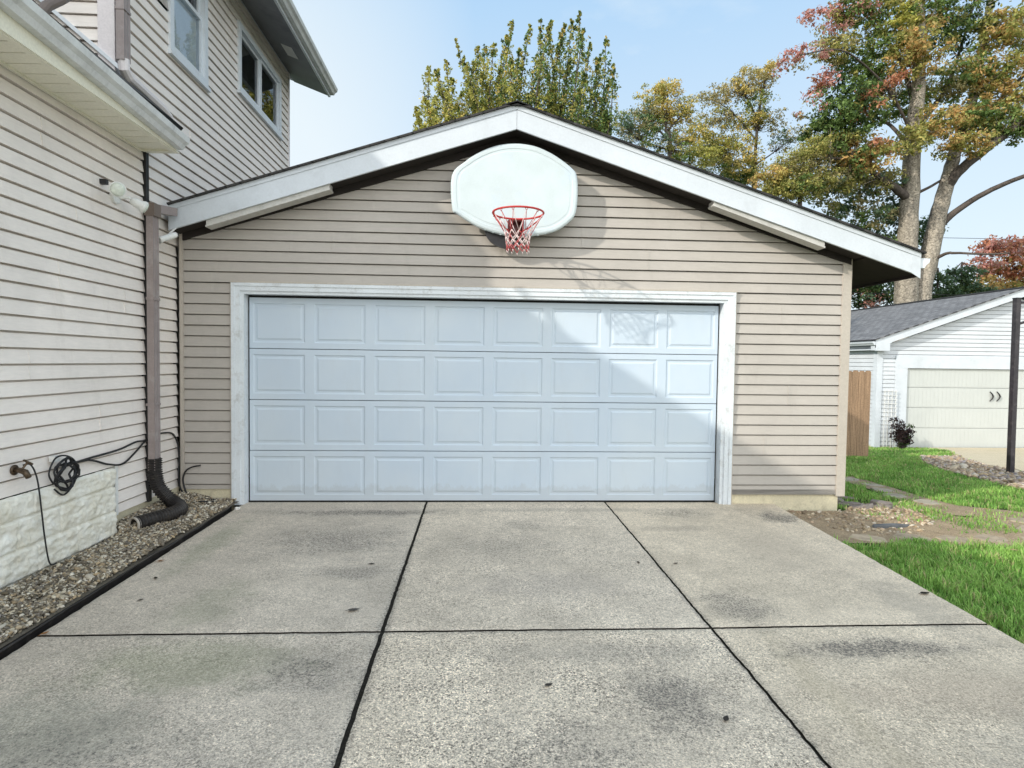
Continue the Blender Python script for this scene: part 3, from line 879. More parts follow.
# wing roof with ridge
RSL = .845
def wing_z(x): return 3.52+RSL*(-2.74-x) if x > -4.3 else 3.52+RSL*(1.56)-RSL*(-4.3-x)
roof_sheet("wing_roof", "shingle_dark", house, [
    ((-2.74, -9.2, 3.52), (-2.74, -1.0, 3.52), (-4.3, -1.0, wing_z(-4.3)), (-4.3, -9.2, wing_z(-4.3)), .05),
    ((-2.74, -1.0, 3.52), (-2.74, -.68, 3.52), (-3.12, -.68, wing_z(-3.12)), (-3.12, -1.0, wing_z(-3.12)), .05),
    ((-6.0, -1.0, wing_z(-6.0)), (-6.0, -9.2, wing_z(-6.0)), (-4.3, -9.2, wing_z(-4.3)), (-4.3, -1.0, wing_z(-4.3)), .05)])
mb = MB()
mb.prism([(-3.10, -1.03, wing_z(-3.10)+.035), (-3.10, -1.03, wing_z(-3.10)+.075), (-4.3, -1.03, wing_z(-4.3)+.075), (-4.3, -1.03, wing_z(-4.3)+.035)], (0, .025, 0))
mb.build("roof_flashing", "white_paint", house)
# vent pipe elbow on the wing roof
mb = MB()
mb.prism([(-2.99, -2.24, 3.70), (-2.86, -2.24, 3.59), (-2.86, -2.24, 3.66), (-2.99, -2.24, 3.76)], (0, .13, 0))
mb.tube([(-2.92, -2.17, 3.66), (-2.91, -2.12, 3.74), (-2.89, -2.02, 3.84), (-2.90, -1.9, 3.95), (-2.95, -1.8, 4.2)], .032, 12)
mb.build("roof_pipe", "bronze", house)
# upper eave
ez = 5.93
mb = MB(); mb.prism([(UX+.0, -1.3, 6.005), (-2.60, -1.3, 5.80), (-2.60, -1.3, 5.825), (UX, -1.3, 6.03)], (0, 5.22, 0)); mb.build("upper_soffit", "soffit_dim", house)
mb = MB(); mb.prism([(-2.93, 2.55, 5.918), (-2.78, 2.55, 5.863), (-2.78, 2.55, 5.872), (-2.93, 2.55, 5.927)], (0, .32, 0)); mb.build("soffit_vent", "white_plastic", house)
mb = MB(); mb.box(-2.605, -2.575, -1.32, 3.93, 5.785, 5.96)
mb.prism([(-2.575, 3.93, 5.80), (-2.575, 3.93, 5.99), (-7, 3.93, 5.99+.39*4.425), (-7, 3.93, 5.80+.39*4.425)], (0, .025, 0))
mb.box(UX, UX+.012, -.98, 3.6, 5.99, 6.008)
mb.build("fascia_board", "white_paint", house)
mb = MB(); gutter_profile(mb, -2.572, 5.825, -1.3, 3.95); gutter_profile(mb, -2.572, 5.825, 3.945, 3.95); mb.build("gutter", "gutter_grey", house)
roof_sheet("upper_roof", "shingle_dark", house, [
    ((-2.50, -1.35, 5.965), (-2.50, 3.98, 5.965), (-6.6, 3.98, 5.965+.39*4.1), (-6.6, -1.35, 5.965+.39*4.1), .04),
    ((-10.7, 3.98, 5.965), (-10.7, -1.35, 5.965), (-6.6, -1.35, 5.965+.39*4.1), (-6.6, 3.98, 5.965+.39*4.1), .04)])
# unseen gable block, added to cast the stepped shadow on the garage front
mb = MB()
mb.box(-9.0, -4.22, -2.3, -.99, 3.0, 5.08)
mb.prism([(-9.0, -2.3, 5.08), (-4.22, -2.3, 5.08), (-6.61, -2.3, 7.33)], (0, 1.3, 0))
mb.build("shadow_caster_gable", "siding_grey", house)
# upper downspout
mb = MB()
downspout(mb, -3.10, -3.035, -1.045, -.955, 3.93, 5.85)
mb.box(-3.11, -3.03, -1.05, -.95, 4.33, 4.35)
uds = mb.build("downspout", "downspout", house)
mb = MB()
el = [(-3.068, -1.0, 3.95), (-3.068, -.99, 3.87), (-3.068, -.93, 3.835), (-3.068, -.40, 3.80), (-3.068, -.29, 3.77), (-3.068, -.25, 3.69), (-3.068, -.245, 3.60)]
mb.tube(el, .043, 10)
mb.build("elbow", "grey_trim", uds, False)
# windows
def window(y0, y1, z0, z1, kind):
    fx = UX+.035
    fr = MB(); t = .075
    for (a, b, c, d) in ((y0, y1, z1-t, z1), (y0, y1, z0, z0+t), (y0, y0+t, z0+t, z1-t), (y1-t, y1, z0+t, z1-t)):
        fr.box(UX-.08, fx, a, b, c, d)
    fr.box(UX-.02, fx+.02, y0-.02, y1+.02, z0-.035, z0+.002)
    s2 = .035
    iy0, iy1, iz0, iz1 = y0+t, y1-t, z0+t, z1-t
    if kind == "slider":
        ym = (iy0+iy1)/2+.02
        panes = [(iy0, ym, iz0, iz1, -.035), (ym, iy1, iz0, iz1, -.015)]
    else:
        zm = (iz0+iz1)/2-.02
        panes = [(iy0, iy1, iz0, zm, -.015), (iy0, iy1, zm, iz1, -.04)]
    win = fr.build("window", "white_paint", house)
    for (a, b, c, d, dx) in panes:
        s = MB()
        for (e, f, g_, h) in ((a, b, d-s2, d), (a, b, c, c+s2), (a, a+s2, c+s2, d-s2), (b-s2, b, c+s2, d-s2)):
            s.box(UX-.03+dx, UX+.02+dx, e, f, g_, h)
        s.build("sash", "white_paint", win)
        p = MB(); p.quad((UX+dx, a+s2, c+s2), (UX+dx, b-s2, c+s2), (UX+dx, b-s2, d-s2), (UX+dx, a+s2, d-s2)); p.build("pane", "glass", win)
    b_ = MB(); b_.box(UX-.5, UX-.45, y0-.1, y1+.1, z0-.1, z1+.1)
    for (a, b, c, d) in ((y0, y0+.02, z0, z1), (y1-.02, y1, z0, z1)): b_.box(UX-.5, UX-.08, a, b, c, d)
    b_.box(UX-.5, UX-.08, y0, y1, z0-.02, z0); b_.box(UX-.5, UX-.08, y0, y1, z1, z1+.02)
    b_.build("room_backing", "interior", win)
    if kind != "slider":
        bl = MB(); a, b, c, d, dx = panes[0]
        bl.quad((UX+dx-.03, a+.03, c+.02), (UX+dx-.03, b-.03, c+.02), (UX+dx-.03, b-.03, d-.02), (UX+dx-.03, a+.03, d-.02))
        bl.build("blind", "blind", win)
window(*W1, "hung"); window(*W2, "slider")

# ------------------------------------------------------------------ BASKETBALL HOOP
hoop = thing("basketball_hoop", "white fan shaped basketball backboard with red rim and net, mounted high on the garage gable", "basketball hoop", (.25, 0, 2.7))
ol = [(-.39, 3.33), (-.385, 3.01), (-.33, 2.95), (-.13, 2.83), (.08, 2.765), (.26, 2.745), (.46, 2.76), (.66, 2.81), (.80, 2.91), (.855, 3.0), (.872, 3.18), (.86, 3.36), (.81, 3.435), (.68, 3.53), (.56, 3.595), (.42, 3.645), (.24, 3.662), (.07, 3.64), (-.11, 3.57), (-.26, 3.47)]
def smooth_loop(p, n=5):
    out = []; k = len(p)
    for i in range(k):
        p0, p1, p2, p3 = [np.array(p[(i+j-1) % k]) for j in range(4)]
        for s in range(n):
            t = s/n
            out.append(.5*((2*p1)+(-p0+p2)*t+(2*p0-5*p1+4*p2-p3)*t*t+(-p0+3*p1-3*p2+p3)*t**3))
    return np.array(out)
ol = smooth_loop(ol, 4)
cx = np.array([.243, 3.2])
def inset(p, d):
    v = p-cx; l = np.linalg.norm(v, axis=1, keepdims=True); return cx+v*(l-d)/l
mb = MB()
rings = [(0.012, -.150), (0, -.158), (0, -.185), (.008, -.197), (.022, -.202), (.052, -.202), (.058, -.1985), (.078, -.1985), (.084, -.2005)]
vs = []; n = len(ol)
for d, y in rings: vs += [(p[0], y, p[1]) for p in inset(ol, d)]
fs = [(i*n+j, i*n+(j+1) % n, (i+1)*n+(j+1) % n, (i+1)*n+j) for i in range(len(rings)-1) for j in range(n)]
fs += [tuple((len(rings)-1)*n+j for j in range(n)), tuple(range(n-1, -1, -1))]
mb.add(vs, fs)
for i in range(9):   # stiffening ribs moulded under the lower edge
    x = -.05+i*.075
    zz = np.interp(x, [-.13, .08, .26, .46, .66], [2.83, 2.765, 2.745, 2.76, 2.81])
    mb.box(x-.008, x+.008, -.192, -.155, zz-.006, zz+.03)
mb.build("backboard", "board_white", hoop)
mb = MB()
mb.box(.17, .33, -.215, -.199, 2.745, 2.90)
mb.box(.19, .31, -.33, -.21, 2.865, 2.878)
mb.prism([(.19, -.21, 2.76), (.19, -.31, 2.865), (.19, -.21, 2.865)], (.008, 0, 0)); mb.prism([(.302, -.21, 2.76), (.302, -.31, 2.865), (.302, -.21, 2.865)], (.008, 0, 0))
mb.box(.215, .285, -.235, -.20, 2.75, 2.87)
mb.build("rim_bracket", "rim_dark", hoop)
RC_, RZ = np.array([.25, -.57]), 2.882
mb = MB()
mb.tube([(RC_[0]+.238*math.cos(t), RC_[1]+.238*math.sin(t), RZ) for t in np.linspace(0, 2*math.pi, 48, endpoint=False)], .0095, 8, closed=True)
br = [(RC_[0]+.238*math.cos(t), RC_[1]+.238*math.sin(t), RZ) for t in (math.pi*1.0, 0)]
for sx in (-1, 1):
    mb.tube([(RC_[0]+sx*.236, -.57, RZ-.004), (RC_[0]+sx*.20, -.46, RZ-.04), (RC_[0]+sx*.12, -.34, RZ-.085), (RC_[0]+sx*.05, -.24, RZ-.105)], .007, 7)
for i in range(12):
    t = 2*math.pi*(i+.5)/12
    mb.tube([(RC_[0]+.236*math.cos(t+a), RC_[1]+.236*math.sin(t+a), RZ-.006-b) for a, b in ((-.05, 0), (-.02, .018), (.02, .018), (.05, 0))], .003, 5)
mb.build("rim", "rim_red", hoop, True)
mb = MB()
KN = 12
lev = [(.232, RZ-.02), (.128, 2.70), (.118, 2.66), (.112, 2.62), (.107, 2.58), (.104, 2.535)]
def npnt(l, i):
    rr, z = lev[l]; t = 2*math.pi*(i+.5*(l % 2)+.5)/KN
    return (RC_[0]+rr*math.cos(t), RC_[1]+rr*math.sin(t), z+.006*math.sin(i*2.7+l))
for i in range(KN):
    for sgn in (0, 1):
        a = npnt(0, i); b = npnt(1, i-sgn)
        md = ((a[0]+b[0])/2*.96+RC_[0]*.04, (a[1]+b[1])/2*.96+RC_[1]*.04, (a[2]+b[2])/2-.012)
        mb.tube([a, md, b], .0032, 5, mi=(i+sgn) % 2)
    for l in range(1, len(lev)-1):
        for sgn in (0, 1):
            j = i-sgn if l % 2 == 0 else i+sgn
            mb.tube([npnt(l, i), npnt(l+1, j)], .0042, 5, mi=1 if (l == 4) or (i*7+l*3+sgn) % 5 == 0 else 0)
    e = npnt(len(lev)-1, i)
    mb.tube([e, (e[0]+.004, e[1], e[2]-.022)], .004, 5, mi=0)
mb.build("net", ["net_white", "net_red"], hoop, True)
mb = MB()
arc = [(.17+.23*math.cos(t), 2.83+.20*math.sin(t)) for t in np.linspace(math.pi, 2*math.pi, 14)]
mb.prism([(a, -.145, b) for a, b in arc]+[(.40, -.145, 3.25), (-.06, -.145, 3.25)], (0, .03, 0))
for x in (-.02, .5):
    mb.box(x-.02, x+.02, -.15, -.02, 3.28, 3.32); mb.box(x-.02, x+.02, -.15, -.02, 2.92, 2.96)
mb.box(-.1, .6, -.055, -.02, 3.26, 3.34); mb.box(-.1, .6, -.055, -.02, 2.9, 2.98)
mb.build("mounting_bracket", "steel_dark", hoop)

# ------------------------------------------------------------------ small things on the house wall and bed
t = thing("floodlight", "twin head white floodlight under the wing eave, on the pale house wall", "floodlight", (-3.1, -1.1, 2.8))
mb = MB(); mb.lathe((-3.115, -1.08, 2.80), (1, 0, 0), [(0, .058), (.028, .058), (.034, .05), (.034, .0)], 18); mb.build("base_plate", "white_plastic", t, False)
def flood_head(p, d, r, armfrom):
    mb = MB(); mb.tube([armfrom, (np.array(armfrom)+np.array(p))/2+np.array([.02, 0, .015]), p], .012, 8); a = mb.build("arm", "white_plastic", t)
    d = np.array(d, float)/np.linalg.norm(d)
    mb = MB(); mb.lathe(np.array(p)-d*.02, d, [(0, .02), (.02, .034), (.045, .04), (.075, r*.75), (.10, r), (.122, r), (.122, r*.88)], 20); h = mb.build("lamp_head", "white_plastic", t, True)
    mb = MB(); mb.lathe(np.array(p)+d*.10, d, [(0, r*.86), (.008, r*.84), (.014, r*.6), (.018, 0)], 20); mb.build("lens", "lens", h, True)
flood_head((-3.0, -1.235, 2.815), (.55, -.8, -.18), .060, (-3.08, -1.12, 2.82))
flood_head((-3.00, -1.01, 2.785), (.75, .45, -.42), .052, (-3.08, -1.05, 2.80))
mb = MB(); mb.box(-3.11, -3.06, -1.27, -1.235, 2.85, 2.89); mb.build("sensor", "steel_dark", t)

t = thing("security_light", "small white tubular lamp hanging below the left end of the garage rake", "lamp", (-2.96, -.45, 2.5))
mb = MB(); mb.tube([(-3.02, -.25, 2.73), (-3.03, -.33, 2.67), (-3.03, -.40, 2.62)], .008, 6); mb.build("bracket", "white_plastic", t)
mb = MB(); mb.lathe((-2.965, -.36, 2.645), (-.42, -.75, -.42), [(0, .0), (0, .024), (.02, .028), (.15, .028), (.19, .034), (.19, .028)], 14); mb.build("lamp_body", "white_plastic", t, True)

hs = []
ctrl = [np.array(p) for p in [(-3.04, -.632, .57), (-3.038, -.63, .44), (-3.01, -.62, .30), (-2.91, -.60, .175), (-2.80, -.66, .118), (-2.80, -.80, .105), (-2.87, -.96, .10), (-2.95, -1.13, .095)]]
for i in range(len(ctrl)-1):
    p0, p1, p2, p3 = ctrl[max(i-1, 0)], ctrl[i], ctrl[i+1], ctrl[min(i+2, len(ctrl)-1)]
    for s in range(26):
        u = s/26
        hs.append(.5*((2*p1)+(-p0+p2)*u+(2*p0-5*p1+4*p2-p3)*u*u+(-p0+3*p1-3*p2+p3)*u**3))
t = thing("drain_hose", "black corrugated drain hose running from the corner downspout over the pebbles", "drain hose", (-2.9, -.8, .05))
mb = MB(); mb.tube(hs, [.059+.005*(1 if (i//2) % 2 else -1) for i in range(len(hs))], 16, cap=False)
mb.tube(hs, .046, 14, cap=False)
mb.build("hose", "black_plastic", t)
e, d = hs[-1], hs[-1]-hs[-3]; d /= np.linalg.norm(d)
mb = MB(); mb.lathe(e-d*.02, d, [(0, .060), (.03, .062), (.03, .052), (.0, .046)], 16, cap=False); mb.build("hose_end", "taupe_trim", t)

def wavy(pts, n=8):
    pts = [np.array(p, float) for p in pts]; out = []
    for i in range(len(pts)-1):
        p0, p1, p2, p3 = pts[max(i-1, 0)], pts[i], pts[i+1], pts[min(i+2, len(pts)-1)]
        for s in range(n):
            u = s/n
            out.append(.5*((2*p1)+(-p0+p2)*u+(2*p0-5*p1+4*p2-p3)*u*u+(-p0+3*p1-3*p2+p3)*u**3))
    return out+[pts[-1]]
t = thing("cable", "black cable coiled on the house wall above the stone base and run behind the downspout", "cable", (-3.08, -1.8, .65))
mb = MB()
pts = []
for i in range(100):
    a = 2*math.pi*i/20+1.0
    rr = .085+.028*math.sin(i*.37)+.012*math.sin(i*1.1)
    pts.append((-3.040+.016*math.sin(i*.9), -1.80+rr*math.cos(a)*1.02, .648+rr*math.sin(a)*1.05))
mb.tube(pts, .0075, 6)
mb.tube(wavy([(-3.045, -1.93, .60), (-3.045, -1.97, .68), (-3.045, -1.90, .775), (-3.045, -1.78, .77), (-3.045, -1.69, .70), (-3.045, -1.70, .58), (-3.045, -1.82, .50), (-3.045, -1.92, .56)]), .006, 6)
mb.build("coil", "black", t, True)
mb = MB()
mb.tube(wavy([(-3.08, -1.82, .71), (-3.085, -1.62, .70), (-3.09, -1.44, .705), (-3.085, -1.1, .715), (-3.085, -.85, .745), (-3.09, -.70, .74), (-3.12, -.50, .75), (-3.13, -.30, .76), (-3.12, -.12, .72), (-3.10, -.06, .55), (-3.10, -.07, .3), (-3.08, -.06, .16), (-3.0, -.08, .085)]), .0085, 6)
mb.tube(wavy([(-3.08, -1.78, .69), (-3.085, -1.5, .695), (-3.08, -1.25, .62), (-3.08, -1.05, .59), (-3.08, -.86, .66), (-3.085, -.68, .735), (-3.12, -.45, .70), (-3.12, -.38, .62)]), .0085, 6)
mb.build("cable_run", "black", t, True)
mb = MB(); mb.box(-3.10, -3.06, -1.89, -1.84, .745, .785); mb.build("cable_clip", "white_plastic", t)

mb = MB(); mb.tube(wavy([(-3.10, -2.13, .765), (-3.07, -2.10, .76), (-3.045, -2.08, .66), (-3.035, -2.06, .45), (-3.03, -2.04, .25), (-3.015, -2.02, .075), (-2.99, -1.99, .065)]), .0055, 6)
tag(recenter(mb.build("hanging_cord", "black", None, True), (-3.03, -1.92, .07)), "short black cord hanging down in front of the stone base beside the faucet", "cord")
t = thing("faucet", "small tarnished hose faucet sticking out of the house wall near the left edge", "faucet", (-3.1, -2.22, .74))
mb = MB(); mb.tube([(-3.11, -2.2, .745), (-3.06, -2.21, .745), (-3.02, -2.22, .735), (-2.995, -2.225, .70)], [.016, .018, .02, .017], 10); mb.lathe((-3.105, -2.2, .745), (1, 0, 0), [(0, .034), (.008, .034), (.008, .0)], 14); mb.build("spout", "brass", t, True)
mb = MB(); mb.tube([(-3.05, -2.2, .755), (-3.035, -2.18, .79)], .007, 8); mb.lathe((-3.035, -2.18, .787), (.4, .4, .8), [(0, .03), (.008, .033), (.014, .028), (.014, 0)], 12); mb.build("handle", "brass", t)

mb = MB(); mb.tube(wavy([(-2.90, -.035, .40), (-2.98, -.04, .385), (-3.04, -.045, .345), (-3.065, -.05, .27), (-3.05, -.06, .19), (-3.0, -.09, .11), (-2.88, -.12, .085), (-2.72, -.13, .075)]), .0085, 6)
mb.tube(wavy([(-3.0, -.09, .10), (-2.94, -.2, .085), (-2.82, -.24, .08), (-2.7, -.2, .075)]), .0075, 6)
tag(recenter(mb.build("loose_cable", "black", None, True), (-3.0, -.1, .07)), "loose black cable curling up the garage wall left of the door frame", "cable")

mb = MB()
pts = []
for i in range(90):
    y = -7.0+6.93*i/89
    pts.append((-2.535+.016*mnoise.noise((y*1.1, 0, 0))+.01*mnoise.noise((y*4, 3, 0))-(.05*max(0, (y+.35)/.3)**2 if y > -.35 else 0), y, .015*y+.024+.016*mnoise.noise((y*2, 9, 0))+.006*mnoise.noise((y*9, 2, 0))))
mb.tube(pts, .0125, 8)
for a, b in zip(pts[:-1], pts[1:]):
    mb.quad((a[0], a[1], a[2]), (b[0], b[1], b[2]), (b[0], b[1], b[2]-.10), (a[0], a[1], a[2]-.10))
tag(recenter(mb.build("landscape_edging", "black_plastic", None, True), (-2.53, -3, 0)), "long black plastic edging strip between pebble bed and concrete driveway", "edging")

# ------------------------------------------------------------------ pebbles
def ico(sub):
    import bmesh
    bm = bmesh.new(); bmesh.ops.create_icosphere(bm, subdivisions=sub, radius=1)
    v = np.array([p.co[:] for p in bm.verts]); f = np.array([[q.index for q in p.verts] for p in bm.faces]); bm.free(); return v, f
def pebbles(name, pts, size, palette, sub=2, squash=.55):
    v0, f0 = ico(sub); n = len(pts); nv = len(v0)
    sc = size*np.exp(rng.normal(0, .33, (n, 1)))*np.stack([rng.uniform(.8, 1.35, n), rng.uniform(.6, 1.0, n), rng.uniform(.4, .75, n)], 1)
    a = rng.uniform(0, 2*np.pi, n); tl = rng.normal(0, .35, (n, 2))
    lump = 1+.16*rng.normal(size=(n, nv, 1))*(1 if sub < 3 else .5)
    V = v0[None]*lump*sc[:, None, :]
    # tilt
    V[:, :, 2] += V[:, :, 0]*tl[:, :1]+V[:, :, 1]*tl[:, 1:]
    ca, sa = np.cos(a)[:, None], np.sin(a)[:, None]
    X = V[:, :, 0]*ca-V[:, :, 1]*sa; Yy = V[:, :, 0]*sa+V[:, :, 1]*ca
    V = np.stack([X, Yy, V[:, :, 2]], 2)+pts[:, None, :]
    loops = (f0[None]+(np.arange(n)*nv)[:, None, None]).reshape(-1)
    pal = np.array(palette); ci = rng.integers(0, len(pal), n)
    c = pal[ci]*rng.uniform(.7, 1.25, (n, 1))
    cols = np.repeat(c, len(f0), 0)
    return tag(np_object(name, V.reshape(-1, 3), 3, loops, cols, M["pebble"], smooth=(sub > 1)), kind="stuff")
PAL_BED = [(.38, .31, .215), (.26, .215, .15), (.50, .44, .33), (.15, .125, .095), (.58, .52, .42), (.31, .265, .20), (.42, .32, .20), (.21, .185, .155), (.11, .095, .07), (.64, .59, .49), (.18, .15, .105)]
n = 28000
px_ = rng.uniform(-3.10, -2.55, n); py_ = -5.2+5.17*rng.uniform(0, 1, n)**.8
keep = ~((px_ < -3.03) & (py_ < -1.15))
px_, py_ = px_[keep], py_[keep]
pz = bed_z(px_, py_)+.004+rng.uniform(-.006, .016, len(px_))+.012*np.sin(px_*7)*np.sin(py_*3)
gr = pebbles("pebble", np.stack([px_, py_, pz], 1), .0088, PAL_BED)
tag(gr, "bed of mixed grey and tan pebbles between the house and the driveway", "pebbles")
PAL_TAN = [(.40, .31, .20), (.46, .38, .27), (.33, .25, .16), (.50, .44, .35), (.26, .20, .14), (.36, .29, .21), (.43, .31, .21)]
CORNER = [(3.02, -.03), (3.78, -.03), (3.95, .15), (4.3, .35), (4.98, .6), (4.75, .0), (4.6, -.4), (4.2, -.85), (3.6, -.92), (3.4, -.8), (3.18, -.5), (3.08, -.25)]
n = 4200
qx, qy = rng.uniform(3.0, 5.0, n), rng.uniform(-.95, .65, n); k = inside(CORNER, qx, qy) & (rng.uniform(0, 1, n) < np.clip(.14+.40*np.exp(-((qx-4.05)**2+(qy+.15)**2)/.30), 0, 1)); qx, qy = qx[k], qy[k]
gr = pebbles("pebble", np.stack([qx, qy, gz(qx, qy)+.014], 1), .0145, PAL_TAN)
tag(gr, "scattered tan pebbles at the front right corner of the garage", "pebbles")
n = 16000
qx, qy = rng.uniform(7.2, 12.4, n), rng.uniform(-2, 9.6, n); k = inside(STRIP, qx, qy); qx, qy = qx[k], qy[k]
gr = pebbles("pebble", np.stack([qx, qy, gz(qx, qy)+.03], 1), .034, PAL_TAN+[(.42, .33, .27), (.30, .26, .25)], sub=1)
tag(gr, "strip of tan river pebbles beside the neighbour's concrete apron", "pebbles")

# ------------------------------------------------------------------ flat stones and slate
def flat_stone(name, x, y, rx, ry, th, col, rot, sides=7, lift=.0):
    mb = MB(); ph = random.random()*6
    ring = []
    for i in range(sides):
        a = 2*math.pi*i/sides+random.uniform(-.22, .22)
        q = random.uniform(.84, 1.12)
        ring.append((rx*q*math.cos(a), ry*q*math.sin(a)))
    top = [(a*.94, b*.94, th+random.uniform(-.004, .004)) for a, b in ring]; md = [(a, b, th-.008) for a, b in ring]; bt = [(a, b, -.03) for a, b in ring]
    n = sides
    mb.add(top+md+bt, [tuple(range(n))]+[(i+n, (i+1) % n+n, (i+1) % n, i) for i in range(n)]+[(i+2*n, (i+1) % n+2*n, (i+1) % n+n, i+n) for i in range(n)], col)
    o = mb.build(name, "flat_stone")
    o.location = (x, y, float(gz(x, y))+lift); o.rotation_euler = (0, 0, rot)
    return o
spots = [(3.45, -1.0), (3.85, -.98), (4.25, -1.04), (4.62, -1.05), (5.0, -1.12), (5.35, -1.18), (4.88, -.72), (5.28, -.78), (5.65, -.85), (6.0, -1.15), (5.1, -.42), (5.5, -.5), (6.1, -.75), (6.5, -1.1), (6.6, -1.5), (6.1, -1.5)]
for (x, y) in [q for q in spots if not (4.5 < q[0] < 5.2 and -.98 < q[1])]:
    c = random.uniform(.85, 1.15)
    o = flat_stone("paving_stone", x+random.uniform(-.03, .03), y+random.uniform(-.03, .03), random.uniform(.15, .20), random.uniform(.125, .165), .012, (.37*c, .30*c, .215*c), random.uniform(0, 3), random.choice((5, 6, 7)), .006)
    tag(o, "worn tan flagstone set in the dirt path across the lawn", "paving stone", "flagstones of the dirt path")
for (x, y) in [(5.15, 1.0), (5.35, 1.5), (5.55, 2.0), (5.6, 2.6), (5.2, .5)]:
    o = flat_stone("paving_stone", x, y, .16, .13, .022, (.34, .30, .23), random.uniform(0, 3), 6, .008)
    tag(o, "worn flagstone in the narrow path along the shaded side lawn", "paving stone", "flagstones of the side path")
for i in range(16):
    x, y = 4.02+random.uniform(0, .5), .12+random.uniform(0, .85)
    c = random.uniform(.7, 1.3)
    o = flat_stone("slate_piece", x, y, random.uniform(.06, .17), random.uniform(.03, .07), .012, (.23*c, .20*c, .18*c), random.uniform(-.6, .9), 5, .012+.008*i/3)
    o.rotation_euler = (random.uniform(-.25, .25), random.uniform(-.2, .2), o.rotation_euler[2])
    tag(o, "thin broken slate piece in the heap beside the garage corner", "slate", "broken slate heap")
o = flat_stone("stone_slab", 3.92, -.66, .22, .032, .03, (.13, .135, .14), .03, 9, .012)
tag(o, "dark grey flat slab lying among the tan pebbles", "stone slab")
o = flat_stone("stone_chip", -2.47, -.21, .028, .02, .022, (.75, .74, .70), .4, 6, .07)
tag(o, "small white stone chip at the foot of the left door trim", "stone")

# ------------------------------------------------------------------ fallen leaves
def fallen_leaf(x, y, s, col, label, rot):
    mb = MB()
    pr_ = [(-1, 0), (-.55, .35), (-.1, .5), (.45, .33), (1, 0), (.45, -.33), (-.1, -.5), (-.55, -.35)]
    vs = [(a*s, b*s, .003+.25*s*abs(b)+.12*s*a*a) for a, b in pr_]+[(0, 0, .003), (-1.5*s, .06*s, .004), (-1.0*s, .0, .004)]
    mb.add(vs, [(i, (i+1) % 8, 8) for i in range(8)]+[(9, 10, 0)], col)
    o = mb.build("fallen_leaf", "leaf"); z = .015*y+.004 if x > -2.49 and x < 2.95 else .05+.012*y+.03
    o.location = (x, y, z); o.rotation_euler = (0, 0, rot)
    tag(o, label, "leaf", "fallen leaves on the concrete")
fallen_leaf(2.90, -2.43, .040, (.03, .022, .015), "dark curled leaf on the concrete near the lawn edge", .2)
fallen_leaf(-2.44, -1.71, .030, (.32, .17, .08), "orange brown leaf on the concrete against the black edging", .7)
fallen_leaf(-2.47, -2.86, .026, (.40, .19, .07), "orange leaf at the left end of the cross joint", 1.2)
fallen_leaf(-2.3, -2.05, .024, (.05, .04, .03), "small dark leaf on the left slab near the edging", 2.2)
fallen_leaf(-2.2, -2.42, .020, (.05, .04, .03), "tiny dark leaf on the left slab above the mossy patch", .9)
fallen_leaf(-.88, -1.80, .026, (.03, .026, .02), "small black leaf near the left driveway joint", .1)
fallen_leaf(-.85, -2.60, .040, (.12, .11, .10), "flattened grey leaf stain sized scrap beside the joint crossing", .3)
fallen_leaf(1.12, -1.80, .022, (.06, .05, .035), "small dark leaf left of the right driveway joint", 1.5)
fallen_leaf(1.40, -1.83, .022, (.05, .04, .03), "small dark leaf right of the right driveway joint", .5)
fallen_leaf(.24, -3.46, .024, (.05, .045, .04), "small dark leaf on the pebbly middle slab", .4)
fallen_leaf(.98, -3.75, .026, (.05, .045, .04), "dark leaf scrap on the middle slab near the right joint", 1.0)

for i, (x, y) in enumerate([(4.4, -1.5), (5.2, -1.9), (6.6, 2.6), (7.4, 4.4), (5.4, -.1), (7.0, 3.4), (6.2, 1.4), (8.2, 5.2), (4.9, .2), (6.9, 1.9)]):
    fallen_leaf(x, y, random.uniform(.032, .045), random.choice([(.42, .28, .10), (.50, .36, .20), (.36, .20, .09)]), "dry tan leaf lying in the grass right of the garage", random.uniform(0, 6))
    o = bpy.context.scene.objects[-1] if False else COL.objects[-1]
    o.location.z = float(gz(x, y))+.05; o["group"] = "dry leaves in the lawn"
